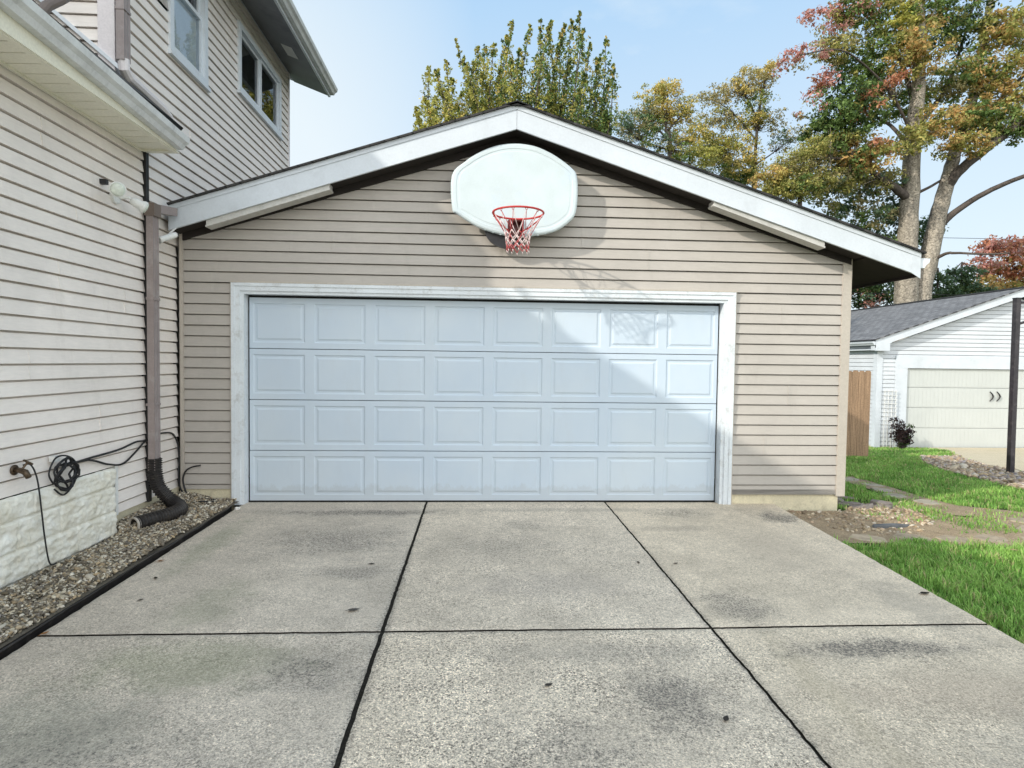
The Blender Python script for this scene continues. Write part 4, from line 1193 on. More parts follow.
# ------------------------------------------------------------------ grass
def grass(name, n, x0, x1, y0, y1, test, hgt, wid, label):
    x = rng.uniform(x0, x1, n); y = rng.uniform(y0, y1, n)
    k = test(x, y); x, y = x[k], y[k]; n = len(x)
    z = gz(x, y)
    clump = np.array([mnoise.noise((a*1.6, b*1.6, 0)) for a, b in zip(x, y)])
    c2 = np.array([mnoise.noise((a*6, b*6, 5)) for a, b in zip(x, y)])
    h = hgt*(1+.55*c2+.3*clump)*rng.uniform(.5, 1.25, n)
    a = rng.uniform(0, 2*np.pi, n); lean = rng.uniform(.15, .9, n)*h
    dx, dy = np.cos(a), np.sin(a)
    w = wid*rng.uniform(.6, 1.3, n)
    b0 = np.stack([x-dy*w/2, y+dx*w/2, z-.004], 1); b1 = np.stack([x+dy*w/2, y-dx*w/2, z-.004], 1)
    m0 = np.stack([x-dy*w*.42+dx*lean*.35, y+dx*w*.42+dy*lean*.35, z+h*.6], 1); m1 = np.stack([x+dy*w*.42+dx*lean*.35, y-dx*w*.42+dy*lean*.35, z+h*.6], 1)
    tp = np.stack([x+dx*lean, y+dy*lean, z+h*rng.uniform(.75, 1.0, n)], 1); tp2 = tp+np.stack([dy*w*.08, -dx*w*.08, 0*w], 1)
    V = np.stack([b0, b1, m1, m0, tp2, tp], 1).reshape(-1, 3)
    i = np.arange(n)[:, None]*6
    loops = np.concatenate([i+np.array([[0, 1, 2, 3]]), i+np.array([[3, 2, 4, 5]])], 1).reshape(-1)
    g1, g2, g3 = np.array([.155, .33, .06]), np.array([.33, .54, .125]), np.array([.46, .42, .20])
    t = np.clip(.55+1.0*clump+.7*c2+rng.normal(0, .28, n), 0, 1)[:, None]
    c = g1*(1-t)+g2*t
    dry = (rng.uniform(0, 1, n) < .07+.22*(c2 > .28))[:, None]
    c = np.where(dry, g3, c)*rng.uniform(.75, 1.2, (n, 1))
    o = np_object(name, V, 4, loops, np.repeat(c, 2, 0), M["grassblade"])
    return tag(o, label, "grass", kind="stuff")
def drive_edge(x, y): return x > np.where(y < 0, 3.085+.045*y-.006+.02*np.sin(y*7)*np.sin(y*17+1), 3.9)
def lawn_test(x, y):
    nz = .10*np.sin(x*5.1+y*2.2)*np.sin(y*6.3-x)+.05*np.sin(x*17)*np.sin(y*13)
    ok = drive_edge(x, y)
    isl = inside(ISLAND, x+nz*.7, y+nz*.7); p1 = inside(PATH1, x+nz*.6, y+nz) & ~isl; p2 = inside(PATH2, x+nz, y+nz*.6)
    ok &= ~((p1 | p2) & (rng.uniform(0, 1, len(x)) > np.where(np.sin(x*4.1+1)*np.sin(y*5.3)+.6*np.sin(x*9)*np.sin(y*11) > .45, .35, .035)))
    ok &= ~inside(STRIP, x+nz, y+nz) & ~inside(APRON, x-.05, y)
    ok &= ~((x < 8.75) & (y > 6.62) & (y < 6.8))
    ok &= ~((x > 10.9) & (y > 9.7))
    ok &= ~((x > 4.0) & (x < 4.55) & (y > .1) & (y < 1.05) & (rng.uniform(0, 1, len(x)) > .25))
    return ok
grass("grass", 95000, 2.9, 6.6, -4.6, -1.0, lambda x, y: lawn_test(x, y) & (y < -1.08), .062, .0065, "front patch of bright green lawn along the right driveway edge")
grass("grass", 105000, 3.88, 9.6, -.9, 7.2, lawn_test, .055, .0085, "side lawn running from the garage corner back to the fence")
grass("grass", 45000, 3.88, 12.5, 6.0, 10.2, lawn_test, .06, .013, "back strip of lawn around the wooden fence")
grass("grass", 45000, 6.6, 12, -9, -.9, lambda x, y: lawn_test(x, y) & (x > 6.6), .06, .010, "lawn beyond the right edge of the picture")

# ------------------------------------------------------------------ NEIGHBOUR GARAGE
nb = thing("neighbor_garage", "white sided garage with grey shingle roof and cream door, behind the lawn on the right", "garage", (14.5, 13, -.8))
NY = 9.8; NAX, NAZ, NSL = 15.0, 3.72, .349; NL, NR, NBK = 10.93, 18.9, 17.3
def ntop(x): return NAZ-NSL*abs(x-NAX)
def next_(z):
    w = (NAZ-.28-z)/NSL
    return None if w <= 0 else (max(NL, NAX-w), min(NR, NAX+w))
mb = MB()
siding(mb, (0, NY, 0), (1, 0, 0), (0, -1, 0), -.72, 3.5, next_, .115, 0, holes=[(11.45, 16.95, -2, 1.80)])
mb.build("front_wall", "siding_white", nb)
mb = MB()
siding(mb, (NL, 0, 0), (0, 1, 0), (-1, 0, 0), -.72, 2.2, lambda z: (NY+.05, NBK), .115, 0)
mb.box(NL+.05, NR, NBK-.1, NBK, -.9, 2.2); mb.box(NR-.1, NR, NY+.1, NBK, -.9, 2.2)
mb.build("side_wall", "siding_white", nb)
mb = MB(); mb.box(NL-.03, NL+.13, NY-.035, NY+.12, -.75, 2.2); mb.build("corner_post", "rake_white", nb)
for bx in ((NL-.02, 11.45, NY+.004, NY+.2, -1.1, -.72), (NL-.01, NL+.2, NY+.21, NBK, -1.1, -.72)):
    mb = MB(); mb.box(*bx); mb.build("foundation", "cream", nb)
mb = MB()
mb.box(11.44, 16.96, NY-.04, NY+.1, 1.46, 1.80)
mb.box(11.44, 11.78, NY-.042, NY+.1, -.78, 1.458); mb.box(16.63, 16.96, NY-.042, NY+.1, -.78, 1.458)
mb.build("door_frame", "rake_white", nb)
nd = bpy.data.objects.new("garage_door", None); COL.objects.link(nd); nd.parent = nb; nd.location = Vector((14.2, NY, -.8))-nb.location
secs = [-.775, -.205, .36, .925, 1.455]
for k in range(4):
    s = MB(); z0, z1 = secs[k]+.006, secs[k+1]-.004
    s.box(11.79, 16.62, NY+.02, NY+.06, z0, z1)
    q = 11.83
    while q < 16.55:
        if not (k == 3 and False): s.box(q, q+.10, NY+.0165, NY+.021, z0+.03, z1-.03)
        q += .115
    s.build("door_section", "far_door", nd)
for x in (14.27, 14.47):
    h = MB(); h.tube([(x-.03, NY+.0, .83), (x+.02, NY-.02, .76), (x+.045, NY-.025, .70), (x+.02, NY-.02, .63), (x-.03, NY+.0, .56)], [.012, .018, .022, .018, .012], 6); h.build("door_handle", "black", nd)
mb = MB()
NRY = NY-.22
mb.prism([(10.72, NRY, ntop(10.72)-.22), (NAX, NRY, NAZ-.22), (NAX, NRY, NAZ), (10.72, NRY, ntop(10.72))], (0, .03, 0))
mb.prism([(10.72, NRY-.004, ntop(10.72)-.30), (11.12, NRY-.004, ntop(10.72)-.30), (11.12, NRY-.004, ntop(11.12)-.21), (10.72, NRY-.004, ntop(10.72)-.05)], (0, .035, 0))
mb.prism([(10.72, NRY+.03, ntop(10.72)-.29), (11.12, NRY+.03, ntop(10.72)-.29), (11.12, NRY+.03, ntop(11.12)-.22), (10.72, NRY+.03, ntop(10.72)-.06)], (0, .18, 0))
mb.build("rake_board", "rake_white", nb)
mb = MB(); mb.prism([(NAX, NRY, NAZ-.22), (19.3, NRY, ntop(19.3)-.22), (19.3, NRY, ntop(19.3)), (NAX, NRY, NAZ)], (0, .03, 0)); mb.build("rake_board", "rake_white", nb)
mb = MB()
mb.prism([(10.75, NRY+.03, ntop(10.75)-.14), (NAX, NRY+.03, NAZ-.14), (NAX, NRY+.03, NAZ-.03), (10.75, NRY+.03, ntop(10.75)-.03)], (0, NBK-NRY, 0))
mb.prism([(NAX, NRY+.03, NAZ-.14), (19.25, NRY+.03, ntop(19.25)-.14), (19.25, NRY+.03, ntop(19.25)-.03), (NAX, NRY+.03, NAZ-.03)], (0, NBK-NRY, 0))
mb.box(10.74, NL+.01, NRY+.05, NBK, ntop(10.74)-.29, ntop(10.74)-.26)
mb.build("soffit", "rake_white", nb)
mb = MB(); gutter_profile(mb, 10.735, ntop(10.72)-.15, NRY+.01, NBK+.1, -1); mb.build("gutter", "rake_white", nb)
roof_sheet("roof", "shingle_grey", nb, [
    ((10.66, NBK+.2, ntop(10.66)+.03), (10.66, NRY-.04, ntop(10.66)+.03), (NAX, NRY-.04, NAZ+.03), (NAX, NBK+.2, NAZ+.03), .03),
    ((19.35, NRY-.04, ntop(19.35)+.03), (19.35, NBK+.2, ntop(19.35)+.03), (NAX, NBK+.2, NAZ+.03), (NAX, NRY-.04, NAZ+.03), .03)])
mb = MB(); mb.prism([(NAX-.16, NRY-.05, NAZ-.01), (NAX+.16, NRY-.05, NAZ-.01), (NAX, NRY-.05, NAZ+.055)], (0, NBK-NRY+.25, 0)); mb.build("ridge_cap", "shingle_dark", nb)

# trellis
mb = MB(); ty = NY-.12
for i in range(4):
    x = 11.1+i*.105; mb.box(x-.01, x+.01, ty, ty+.015, -.78, .86)
for i in range(9):
    z = -.1+i*.115; mb.box(11.06, 11.46, ty-.012, ty-.001, z-.01, z+.01)
tag(recenter(mb.build("trellis", "gutter_grey"), (11.26, ty, -.78)), "pale square lattice trellis against the white garage wall behind the dark bush", "trellis")

# fence
fc = thing("wooden_fence", "brown vertical board privacy fence between the two garages", "fence", (6.4, 6.7, -.56))
mb = MB(); x = 3.95
while x < 8.62:
    w_ = .137; b0 = float(gz(x, 6.7))+.03; tp = 1.40+random.uniform(-.012, .012)
    dy = random.uniform(-.004, .004)
    mb.prism([(x, 6.70+dy, b0), (x+w_, 6.70+dy, b0), (x+w_, 6.70+dy, tp-.03), (x+w_-.03, 6.70+dy, tp), (x+.03, 6.70+dy, tp), (x, 6.70+dy, tp-.03)], (0, .018, 0))
    x += .143
mb.build("board_panel", "fence_wood", fc)
for z in (-.25, .45, 1.1):
    mb = MB(); mb.box(3.95, 8.62, 6.725, 6.765, z, z+.085); mb.build("rail", "fence_wood", fc)
for x in (4.0, 6.3, 8.62):
    mb = MB(); mb.box(x-.045, x+.045, 6.768, 6.86, -.8, 1.36); mb.build("post", "fence_wood", fc)

# pole
pl = thing("metal_pole", "tall dark square metal pole with two stub arms standing in the river pebbles", "pole", (8.99, 3.46, -.34))
b0 = np.array([8.99, 3.46, -.36]); t0 = at(1017, 299, 3.46)
mb = MB(); hw = .040
mb.prism([b0+np.array(q) for q in ((-hw, -hw, 0), (hw, -hw, 0), (hw, hw, 0), (-hw, hw, 0))], t0-b0)
mb.build("post", "pole_dark", pl)
mb = MB(); mb.prism([t0+np.array(q) for q in ((-hw-.004, -hw-.004, 0), (hw+.004, -hw-.004, 0), (hw+.004, hw+.004, 0), (-hw-.004, hw+.004, 0))], (0, 0, .02)); mb.build("cap", "black", pl)
for dz, dx, up in ((-.06, .9, .03), (-.42, .9, .33)):
    mb = MB(); p = t0+np.array([hw, 0, dz]); mb.tube([p, p+np.array([dx, -.35, up])], .022, 8); mb.lathe(p-np.array([.004, 0, 0]), (1, 0, 0), [(0, .035), (.01, .035), (.01, 0)], 8); mb.build("arm", "pole_dark", pl)

# ------------------------------------------------------------------ TREES
PALS = {
 "green": [(0.138, 0.214, 0.062), (0.186, 0.269, 0.083), (0.103, 0.166, 0.048)],
 "lime": [(0.469, 0.455, 0.110), (0.386, 0.400, 0.097), (0.552, 0.497, 0.138)],
 "dark": [(0.034, 0.063, 0.021), (0.052, 0.086, 0.029), (0.069, 0.109, 0.034)],
 "olive": [(0.304, 0.317, 0.097), (0.386, 0.359, 0.110), (0.221, 0.248, 0.069), (0.442, 0.386, 0.124)],
 "yellow": [(0.635, 0.497, 0.152), (0.524, 0.442, 0.138), (0.442, 0.393, 0.124), (0.718, 0.524, 0.179)],
 "orange": [(0.420, 0.360, 0.130), (0.528, 0.336, 0.120), (0.456, 0.324, 0.120), (0.396, 0.312, 0.120), (0.600, 0.360, 0.144)],
 "red": [(0.515, 0.224, 0.134), (0.448, 0.190, 0.112), (0.493, 0.269, 0.146)],
 "pink": [(0.598, 0.287, 0.241), (0.506, 0.241, 0.207), (0.460, 0.287, 0.230)],
 "paleo": [(0.386, 0.345, 0.166), (0.455, 0.373, 0.179), (0.304, 0.290, 0.152)],
 "teal": [(0.090, 0.152, 0.097), (0.124, 0.186, 0.110), (0.152, 0.221, 0.124)],
 "plum": [(0.028, 0.018, 0.020), (0.040, 0.022, 0.022), (0.018, 0.014, 0.016), (0.050, 0.030, 0.025)],
}
def leaves(centers, radii, counts, pals, size, flat=.75):
    """leaf-sized diamonds scattered in clumps; returns verts, loops, colours"""
    Vs, Cs = [], []
    for c, r, n, pal in zip(centers, radii, counts, pals):
        d = rng.normal(size=(n, 3)); d /= np.linalg.norm(d, axis=1, keepdims=True)
        rad = rng.uniform(0, 1, (n, 1))**.55
        p = np.array(c)+d*rad*np.array(r)
        nrm = d*.5+rng.normal(size=(n, 3))*.6+np.array([0, 0, .5]); nrm /= np.linalg.norm(nrm, axis=1, keepdims=True)
        t = np.cross(nrm, rng.normal(size=(n, 3))); t /= np.linalg.norm(t, axis=1, keepdims=True)+1e-9
        b = np.cross(nrm, t)
        s = size*rng.uniform(.6, 1.35, (n, 1)); w = s*rng.uniform(.38, .62, (n, 1))
        droop = np.array([0, 0, -1.0])*s*.2
        q = np.stack([p-t*s, p-b*w+droop*.3, p+t*s+droop, p+b*w+droop*.3], 1)
        Vs.append(q.reshape(-1, 3))
        pa = np.array(PALS[pal]); col = pa[rng.integers(0, len(pa), n)]*rng.uniform(.75, 1.3, (n, 1))
        Cs.append(col)
    V = np.concatenate(Vs); C_ = np.concatenate(Cs)
    return V, np.arange(len(V)), C_
def clumps(blobs, per, sub_r, n_leaf):
    """blobs = (centre, radii, palette, density); each is filled with small leaf clumps"""
    cs, rs, ns, ps = [], [], [], []
    for c, r, pal, dens in blobs:
        k = max(2, int(per*dens))
        for _ in range(k):
            d = rng.normal(size=3); d /= np.linalg.norm(d)
            p = np.array(c)+d*np.array(r)*rng.uniform(0, 1)**.45
            q = sub_r*rng.uniform(.6, 1.5)
            cs.append(p); rs.append((q*1.25, q*1.25, q*.7)); ns.append(int(n_leaf*rng.uniform(.5, 1.5)))
            pp = pal if isinstance(pal, str) else pal[rng.integers(0, len(pal))]
            ps.append(pp)
    return cs, rs, ns, ps
def limb(mb, pts, r0, r1, n=8, wob=.09):
    pts = wavy(pts, 5); k = len(pts)
    pts = [p+rng.normal(0, wob*r0, 3) for p in pts]
    mb.tube(pts, [r0+(r1-r0)*(i/(k-1))**.8 for i in range(k)], n)
def twigs(mb, cs, hubs, r, frac=1.0):
    """branches from the nearest point of the skeleton out into the leaf clumps"""
    H = np.array(hubs)
    for c in cs:
        if rng.uniform() > frac: continue
        c = np.array(c); d = np.linalg.norm(H-c, axis=1)+.6*np.maximum(0, H[:, 2]-c[2])
        h = H[np.argmin(d)]
        if np.linalg.norm(c-h) > 1.5: continue
        m_ = (h+c)/2+rng.normal(0, .06, 3)*np.linalg.norm(c-h)-np.array([0, 0, .05])*np.linalg.norm(c-h)
        mb.tube([h, m_, c], [r, r*.6, r*.25], 5)
def finish_tree(name, label, cat, base, group, wood, woodmat, cl, size, leaf_mat="leaf"):
    t = thing(name, label, cat, base, group)
    if wood.v: wood.build("trunk", woodmat, t, True)
    V, Lp, Cc = leaves(*cl, size)
    np_object("crown", V, 4, Lp, Cc, M[leaf_mat], t)
    return t

# big maple behind the neighbour's garage
TY = 20.0
K = 26.2/F_PX     # metres per photo pixel at that distance
def A(px, py, dy=0): return at(px, py, TY+dy)
wood = MB()
base = A(915, 400); base[2] = float(gz(base[0], TY))-.2
b1 = A(908, 330); b1[2] = base[2]
limb(wood, [b1, A(906, 300), A(907, 250), A(910, 190), A(914, 130), A(918, 90), A(920, 40), A(918, -20), A(925, -70)], .56, .14, 12, .02)
b2 = A(925, 330, .2); b2[2] = base[2]
limb(wood, [b2, A(920, 300, .2), A(928, 262, .2), A(936, 225, .2), A(945, 190, .3), A(953, 160, .4), A(962, 130, .5), A(975, 90, .6), A(985, 30, .6), A(1000, -40, .7)], .52, .12, 12, .02)
LIMBS = []
def limbs_():
    LIMBS.append(MB()); return LIMBS[-1]
limb(limbs_(), [A(945, 190, .3), A(958, 172, 0), A(985, 150, -.4), A(1024, 122, -.9), A(1080, 90, -1.5), A(1130, 60, -2)], .27, .08, 10, .03)
limb(limbs_(), [A(938, 228, .2), A(955, 212, 0), A(985, 193, -.4), A(1022, 177, -1), A(1075, 160, -1.6), A(1130, 150, -2)], .17, .05, 8, .03)
limb(limbs_(), [A(930, 262, .2), A(945, 254, -.4), A(955, 253, -.8), A(985, 254, -1.6), A(1010, 253, -2.2)], .09, .03, 7, .04)
limb(limbs_(), [A(910, 200), A(895, 188, -.3), A(880, 178, -.5), A(866, 168, -.8), A(850, 160, -1), A(825, 158, -1.2)], .22, .04, 8, .04)
limb(limbs_(), [A(913, 195), A(928, 188, .2), A(945, 178, .5)], .08, .05, 7, .03)
limb(limbs_(), [A(914, 140), A(895, 100, -.5), A(870, 70, -1), A(840, 50, -1.5), A(800, 55, -1.8)], .075, .02, 7, .04)
limb(limbs_(), [A(916, 110), A(900, 60, .6), A(870, 20, 1), A(840, -10, 1)], .14, .03, 7, .04)
limb(limbs_(), [A(958, 145, .4), A(1000, 100, .8), A(1040, 60, 1), A(1090, 20, 1)], .14, .04, 7, .04)
limb(limbs_(), [A(915, 130), A(945, 90, .9), A(960, 50, 1.2), A(975, 0, 1.4)], .13, .04, 7, .04)
limb(limbs_(), [A(912, 150), A(890, 125, 1), A(860, 110, 1.5), A(835, 100, 1.6)], .11, .03, 7, .04)
hubs = [A(910, 190), A(914, 130), A(918, 80), A(920, 40), A(953, 160, .4), A(962, 130, .5), A(975, 90, .6), A(985, 30, .6), A(1000, 140, -.6), A(1050, 105, -1.2), A(880, 178, -.5), A(850, 160, -1), A(895, 100, -.5), A(900, 60, .6), A(870, 20, 1), A(1000, 100, .8), A(1050, 55, 1), A(945, 90, .9), A(960, 50, 1.2), A(860, 110, 1.5), A(1075, 160, -1.6), A(830, 158, -1.2)]
def B(px, py, rx, ry, pal, dens, dy=0, rd=1.2): return (A(px, py, dy), (rx*K, rd, ry*K), pal, dens)
bl = [
 B(848, 112, 38, 34, ("dark", "green", "green"), 1.3, -1), B(868, 75, 34, 30, ("green", "green", "olive"), 1.0, .5),
 B(835, 28, 20, 22, ("pink", "paleo", "olive"), .17, 0), B(812, 18, 10, 10, ("pink",), .07, 0), B(852, 5, 22, 18, ("green", "olive", "pink"), .6, 0), B(838, 50, 18, 14, ("olive", "paleo"), .35, 0),
 B(808, 58, 16, 9, ("pink", "paleo"), .10, -1), B(790, 56, 8, 6, ("pink",), .08, -1), B(820, 85, 9, 9, ("pink", "red"), .14, -.5), B(808, 108, 10, 8, ("pink", "paleo"), .06, -1),
 B(885, 30, 34, 34, ("green", "olive", "olive", "lime"), 1.0, 0), B(920, 15, 32, 28, ("olive", "orange", "green"), .9, .5), B(915, 50, 30, 25, ("olive", "orange", "orange"), .7, -1),
 B(960, 25, 32, 28, ("green", "dark", "olive"), .8, .6), B(1005, 30, 26, 22, ("orange", "olive"), .75, -.5), B(1045, 40, 35, 35, ("orange", "olive", "green"), .9, 0),
 B(985, 70, 34, 26, ("olive", "green", "orange"), .8, 0), B(950, 85, 26, 24, ("green", "olive", "paleo"), .55, .4), B(1015, 85, 26, 26, ("olive", "orange"), .75, -.5),
 B(905, 100, 26, 20, ("olive", "green", "lime"), .55, 1), B(935, 125, 30, 18, ("olive", "orange"), .6, -.6), B(975, 118, 34, 20, ("olive", "green", "orange"), .8, -.4), B(1010, 125, 26, 18, ("green", "olive"), .7, -.5),
 B(965, 145, 28, 10, ("orange", "olive", "olive"), .4, -1), B(845, 150, 34, 16, ("olive", "orange", "green"), .75, -.8), B(862, 105, 20, 14, ("red", "olive"), .10, -1.6), B(876, 152, 24, 10, ("orange", "olive", "red"), .30, -1.2), B(892, 82, 10, 8, ("red",), .10, -1), B(857, 165, 22, 10, ("olive", "green", "orange"), .35, -1),
 B(870, 185, 32, 18, ("teal", "olive", "paleo"), .6, .5), B(832, 185, 28, 22, ("paleo", "olive", "teal"), .65, 0), B(860, 215, 38, 20, ("teal", "green", "paleo"), .75, .8), B(825, 140, 24, 22, ("green", "olive", "dark"), .7, 0), B(895, 215, 12, 20, ("teal", "dark"), .3, 1.2), B(875, 245, 30, 12, ("green", "green", "teal"), .55, 1), B(900, 240, 10, 12, ("dark",), .2, 1.3), B(925, 230, 12, 16, ("teal", "green"), .24, 1.5), B(910, 140, 12, 16, ("olive",), .22, -1),
 B(880, -40, 60, 40, ("green", "olive", "orange"), 1.5, 0), B(970, -50, 70, 40, ("green", "olive", "orange"), 1.6, .3), B(1070, -10, 40, 50, ("orange", "olive", "green"), 1.4, 0), B(1090, 80, 40, 50, ("olive", "green"), 1.1, 0), B(1060, 120, 30, 25, ("olive", "orange"), .6, -.8), B(920, -90, 80, 35, ("green", "olive"), 1.2, 0),
]
cl = clumps(bl, 115, .27, 36)
twigs(wood, cl[0], hubs, .022, .4)
mt_ = finish_tree("maple_tree", "huge twin trunk maple turning orange and red, behind the white garage roof", "tree", tuple(base), None, wood, "bark", cl, .08)

for q in LIMBS: q.build("limb", "bark_dark", mt_, True)

# upright tree right behind the gable
UY = 8.2
wood = MB(); base = at(515, 300, UY); base[2] = float(gz(base[0], UY))
limb(wood, [base, base+np.array([.05, 0, 2]), base+np.array([0, 0, 5.6])], .20, .12, 9, .02)
tips = [(416, 108), (428, 68), (436, 72), (446, 62), (456, 40), (464, 60), (474, 62), (482, 75), (494, 45), (507, 36), (512, 22), (520, 50), (530, 26), (541, 21), (548, 30), (551, 22), (560, 34), (565, 25), (572, 22), (580, 13), (583, 30), (590, 44), (597, 60), (606, 40), (600, 60), (613, 66), (609, 82), (598, 95), (606, 112), (611, 118), (440, 90), (425, 100), (470, 85), (500, 70), (540, 60), (570, 60), (585, 75), (452, 80), (462, 92), (478, 50), (488, 88), (512, 60), (528, 95), (548, 75), (562, 105), (580, 90), (445, 112), (418, 118), (610, 132), (600, 128), (436, 98), (520, 80), (555, 85), (485, 50), (432, 112), (590, 120), (575, 105)]
cs, rs, ns, ps = [], [], [], []
for (px, py) in tips:
    dy = random.uniform(-1.0, 1.0)
    tip = at(px, py, UY+dy)
    root = base+np.array([(px-515)*.0125, dy*.45, 5.6+random.uniform(0, .9)-abs(px-515)*.006])
    midp = (root+tip)/2+np.array([(px-515)*.0018+random.uniform(-.30, .30), dy*.1, -.10])
    thick = random.uniform(.7, 1.5)
    path = wavy([root, midp, tip], 9)
    limb(wood, [root, midp, tip], .035, .006, 5, .02)
    left = (540-px)/120
    for i, p in enumerate(path):
        f = i/(len(path)-1)
        if f < .05: continue
        for _ in range(12 if f < .6 else 9):
            q = (.34*(1-f)**.85+.03)*thick
            cs.append(p+rng.normal(0, 1, 3)*np.array([.55, .55, .8])*q); rs.append((q*.45, q*.45, q*.7)); ns.append(int(13-4*f))
            u = rng.uniform()
            warm = .30+.38*left  # sunlit left and darker right side are put into the leaf colours
            ps.append("dark" if (u > .62 and f < .45 and px > 470) else "lime" if u < warm*.85 else ("olive" if u < warm+.22 else ("yellow" if u < warm+.28 else ("green" if u < .9 else "dark"))))
finish_tree("upright_tree", "olive green tree with upright spiky shoots rising behind the garage gable", "tree", tuple(base), None, wood, "bark_dark", (cs, rs, ns, ps), .034)

# three thinner autumn trees behind the right roof slope
def autumn(name, label, Yd, px0, blobs, trunk, limbs, hubs_px, size, per, sub_r, nl, tr=.14):
    k = (Yd-CAM[1])/F_PX
    a = lambda px, py, dy=0: at(px, py, Yd+dy)
    wood = MB(); base = a(px0, 300); base[2] = float(gz(base[0], Yd))
    limb(wood, [base]+[a(*q) for q in trunk], tr, .03, 8, .03)
    for lm in limbs: limb(wood, [a(*q) for q in lm], tr*.4, .015, 6, .05)
    ry0 = 104+.36*(px0-517)      # the lower crown, behind the garage roof
    blobs = blobs+[(px0-24, ry0+42, 30, 18, ("olive", "green"), .5, 0), (px0+22, ry0+48, 30, 20, ("olive", "green"), .5, 0), (px0, ry0+75, 34, 18, ("green", "olive"), .5, 0)]
    bl = [(a(px, py, dy), (rx*k, .9, ry*k), pal, dens) for (px, py, rx, ry, pal, dens, dy) in blobs]
    cl = clumps(bl, per*4.2, sub_r*.72, nl)
    twigs(wood, cl[0], [a(*q) for q in hubs_px], .012, .45)
    finish_tree(name, label, "tree", tuple(base), "autumn trees behind the garage", wood, "bark_dark", cl, size)
autumn("autumn_tree", "thin golden topped tree showing just right of the gable peak", 21, 668,
    [(640, 118, 22, 14, ("paleo", "teal", "green"), .5, 0), (655, 100, 20, 16, ("yellow", "olive"), .6, 0), (668, 90, 14, 10, ("yellow",), .4, 0), (682, 112, 20, 12, ("yellow", "olive"), .5, 0), (625, 125, 16, 14, ("teal", "paleo"), .35, 0), (650, 140, 26, 14, ("teal", "green", "paleo"), .55, 0), (690, 135, 18, 14, ("olive", "yellow"), .6, 0), (700, 155, 22, 12, ("olive", "lime"), .6, 0), (665, 118, 26, 16, ("yellow", "olive"), .5, .4), (675, 155, 20, 12, ("green", "olive"), .5, 0), (645, 128, 30, 18, ("paleo",), .3, .5)],
    [(670, 160), (666, 130), (668, 95)], [[(668, 140), (650, 120), (638, 108)], [(668, 130), (685, 112), (692, 105)], [(669, 150), (640, 140), (622, 130)]],
    [(668, 150), (666, 120), (650, 120), (685, 112), (640, 140)], .055, 26, .30, 30)
autumn("autumn_tree", "tall sparse yellow tree with a bare middle trunk, right of the golden one", 23, 752,
    [(755, 82, 22, 16, ("paleo", "yellow"), .65, 0), (768, 70, 12, 8, ("yellow",), .3, 0), (735, 90, 18, 12, ("paleo", "yellow"), .4, 0), (715, 95, 20, 12, ("paleo",), .35, 0), (715, 120, 24, 14, ("paleo", "olive"), .5, 0), (755, 122, 22, 8, ("yellow", "olive"), .5, 0), (758, 105, 16, 10, ("olive", "green"), .35, 0), (785, 138, 22, 12, ("teal", "paleo"), .35, 0), (778, 120, 12, 10, ("paleo",), .18, 0), (730, 145, 36, 20, ("lime", "yellow", "olive"), 1.1, 0), (742, 165, 30, 14, ("yellow", "olive"), .6, -.5), (710, 150, 24, 16, ("olive", "olive", "yellow"), .8, 0), (725, 175, 34, 14, ("olive", "green"), .8, 0), (745, 178, 18, 10, ("olive", "green"), .5, 0)],
    [(754, 190), (755, 160), (757, 130), (762, 95), (768, 68)], [[(755, 165), (770, 155), (790, 140)], [(756, 140), (735, 115), (715, 100)], [(758, 120), (745, 95), (735, 82)], [(755, 175), (730, 160), (712, 150)]],
    [(755, 160), (757, 130), (762, 95), (775, 152), (735, 115), (745, 95), (730, 160)], .058, 26, .32, 30)
autumn("autumn_tree", "low bushy olive tree beside the maple's lower left branches", 19, 800,
    [(770, 178, 18, 10, ("yellow", "orange", "olive"), .5, 0), (795, 165, 24, 16, ("olive", "paleo"), .9, 0), (800, 188, 26, 14, ("olive", "olive", "green"), 1.0, 0), (820, 178, 18, 18, ("olive", "paleo"), .6, 0), (780, 190, 20, 10, ("olive",), .6, 0), (812, 150, 12, 14, ("olive",), .35, 0)],
    [(800, 200), (802, 175), (806, 150)], [[(801, 190), (785, 180), (772, 175)], [(803, 170), (818, 165), (826, 160)]],
    [(801, 190), (803, 170), (785, 180), (818, 165)], .052, 34, .28, 34)

# scarlet tree and evergreens behind the neighbour's roof
autumn2 = []
def back_tree(name, label, Yd, px0, blobs, size, per, sub_r, nl, group=None, trunk=None):
    k = (Yd-CAM[1])/F_PX
    a = lambda px, py, dy=0: at(px, py, Yd+dy)
    wood = MB(); base = a(px0, 320); base[2] = float(gz(base[0], Yd))-.1
    top = a(px0, trunk or 270)
    limb(wood, [base, (base+top)/2, top], .16, .04, 8, .02)
    bl = [(a(px, py, dy), (rx*k, 1.2, ry*k), pal, dens) for (px, py, rx, ry, pal, dens, dy) in blobs]
    cl = clumps(bl, per, sub_r, nl)
    twigs(wood, cl[0], [(base+top)/2, top, top*.7+base*.3], .02, .4)
    finish_tree(name, label, "tree", tuple(base), group, wood, "bark_dark", cl, size)
back_tree("scarlet_tree", "scarlet and orange tree behind the neighbour's roof at the right edge", 30, 1015,
    [(1000, 248, 22, 10, ("pink", "red"), .9, 0), (1030, 245, 26, 12, ("pink", "red"), 1.0, 0), (982, 268, 12, 10, ("pink", "red"), .5, 0), (1005, 272, 26, 16, ("red", "orange"), 1.2, 0), (1035, 272, 30, 20, ("orange", "red"), 1.3, 0), (990, 288, 22, 12, ("orange", "orange", "olive"), .9, 0), (1020, 292, 34, 14, ("orange", "olive"), 1.1, 0)],
    .115, 32, .42, 40)
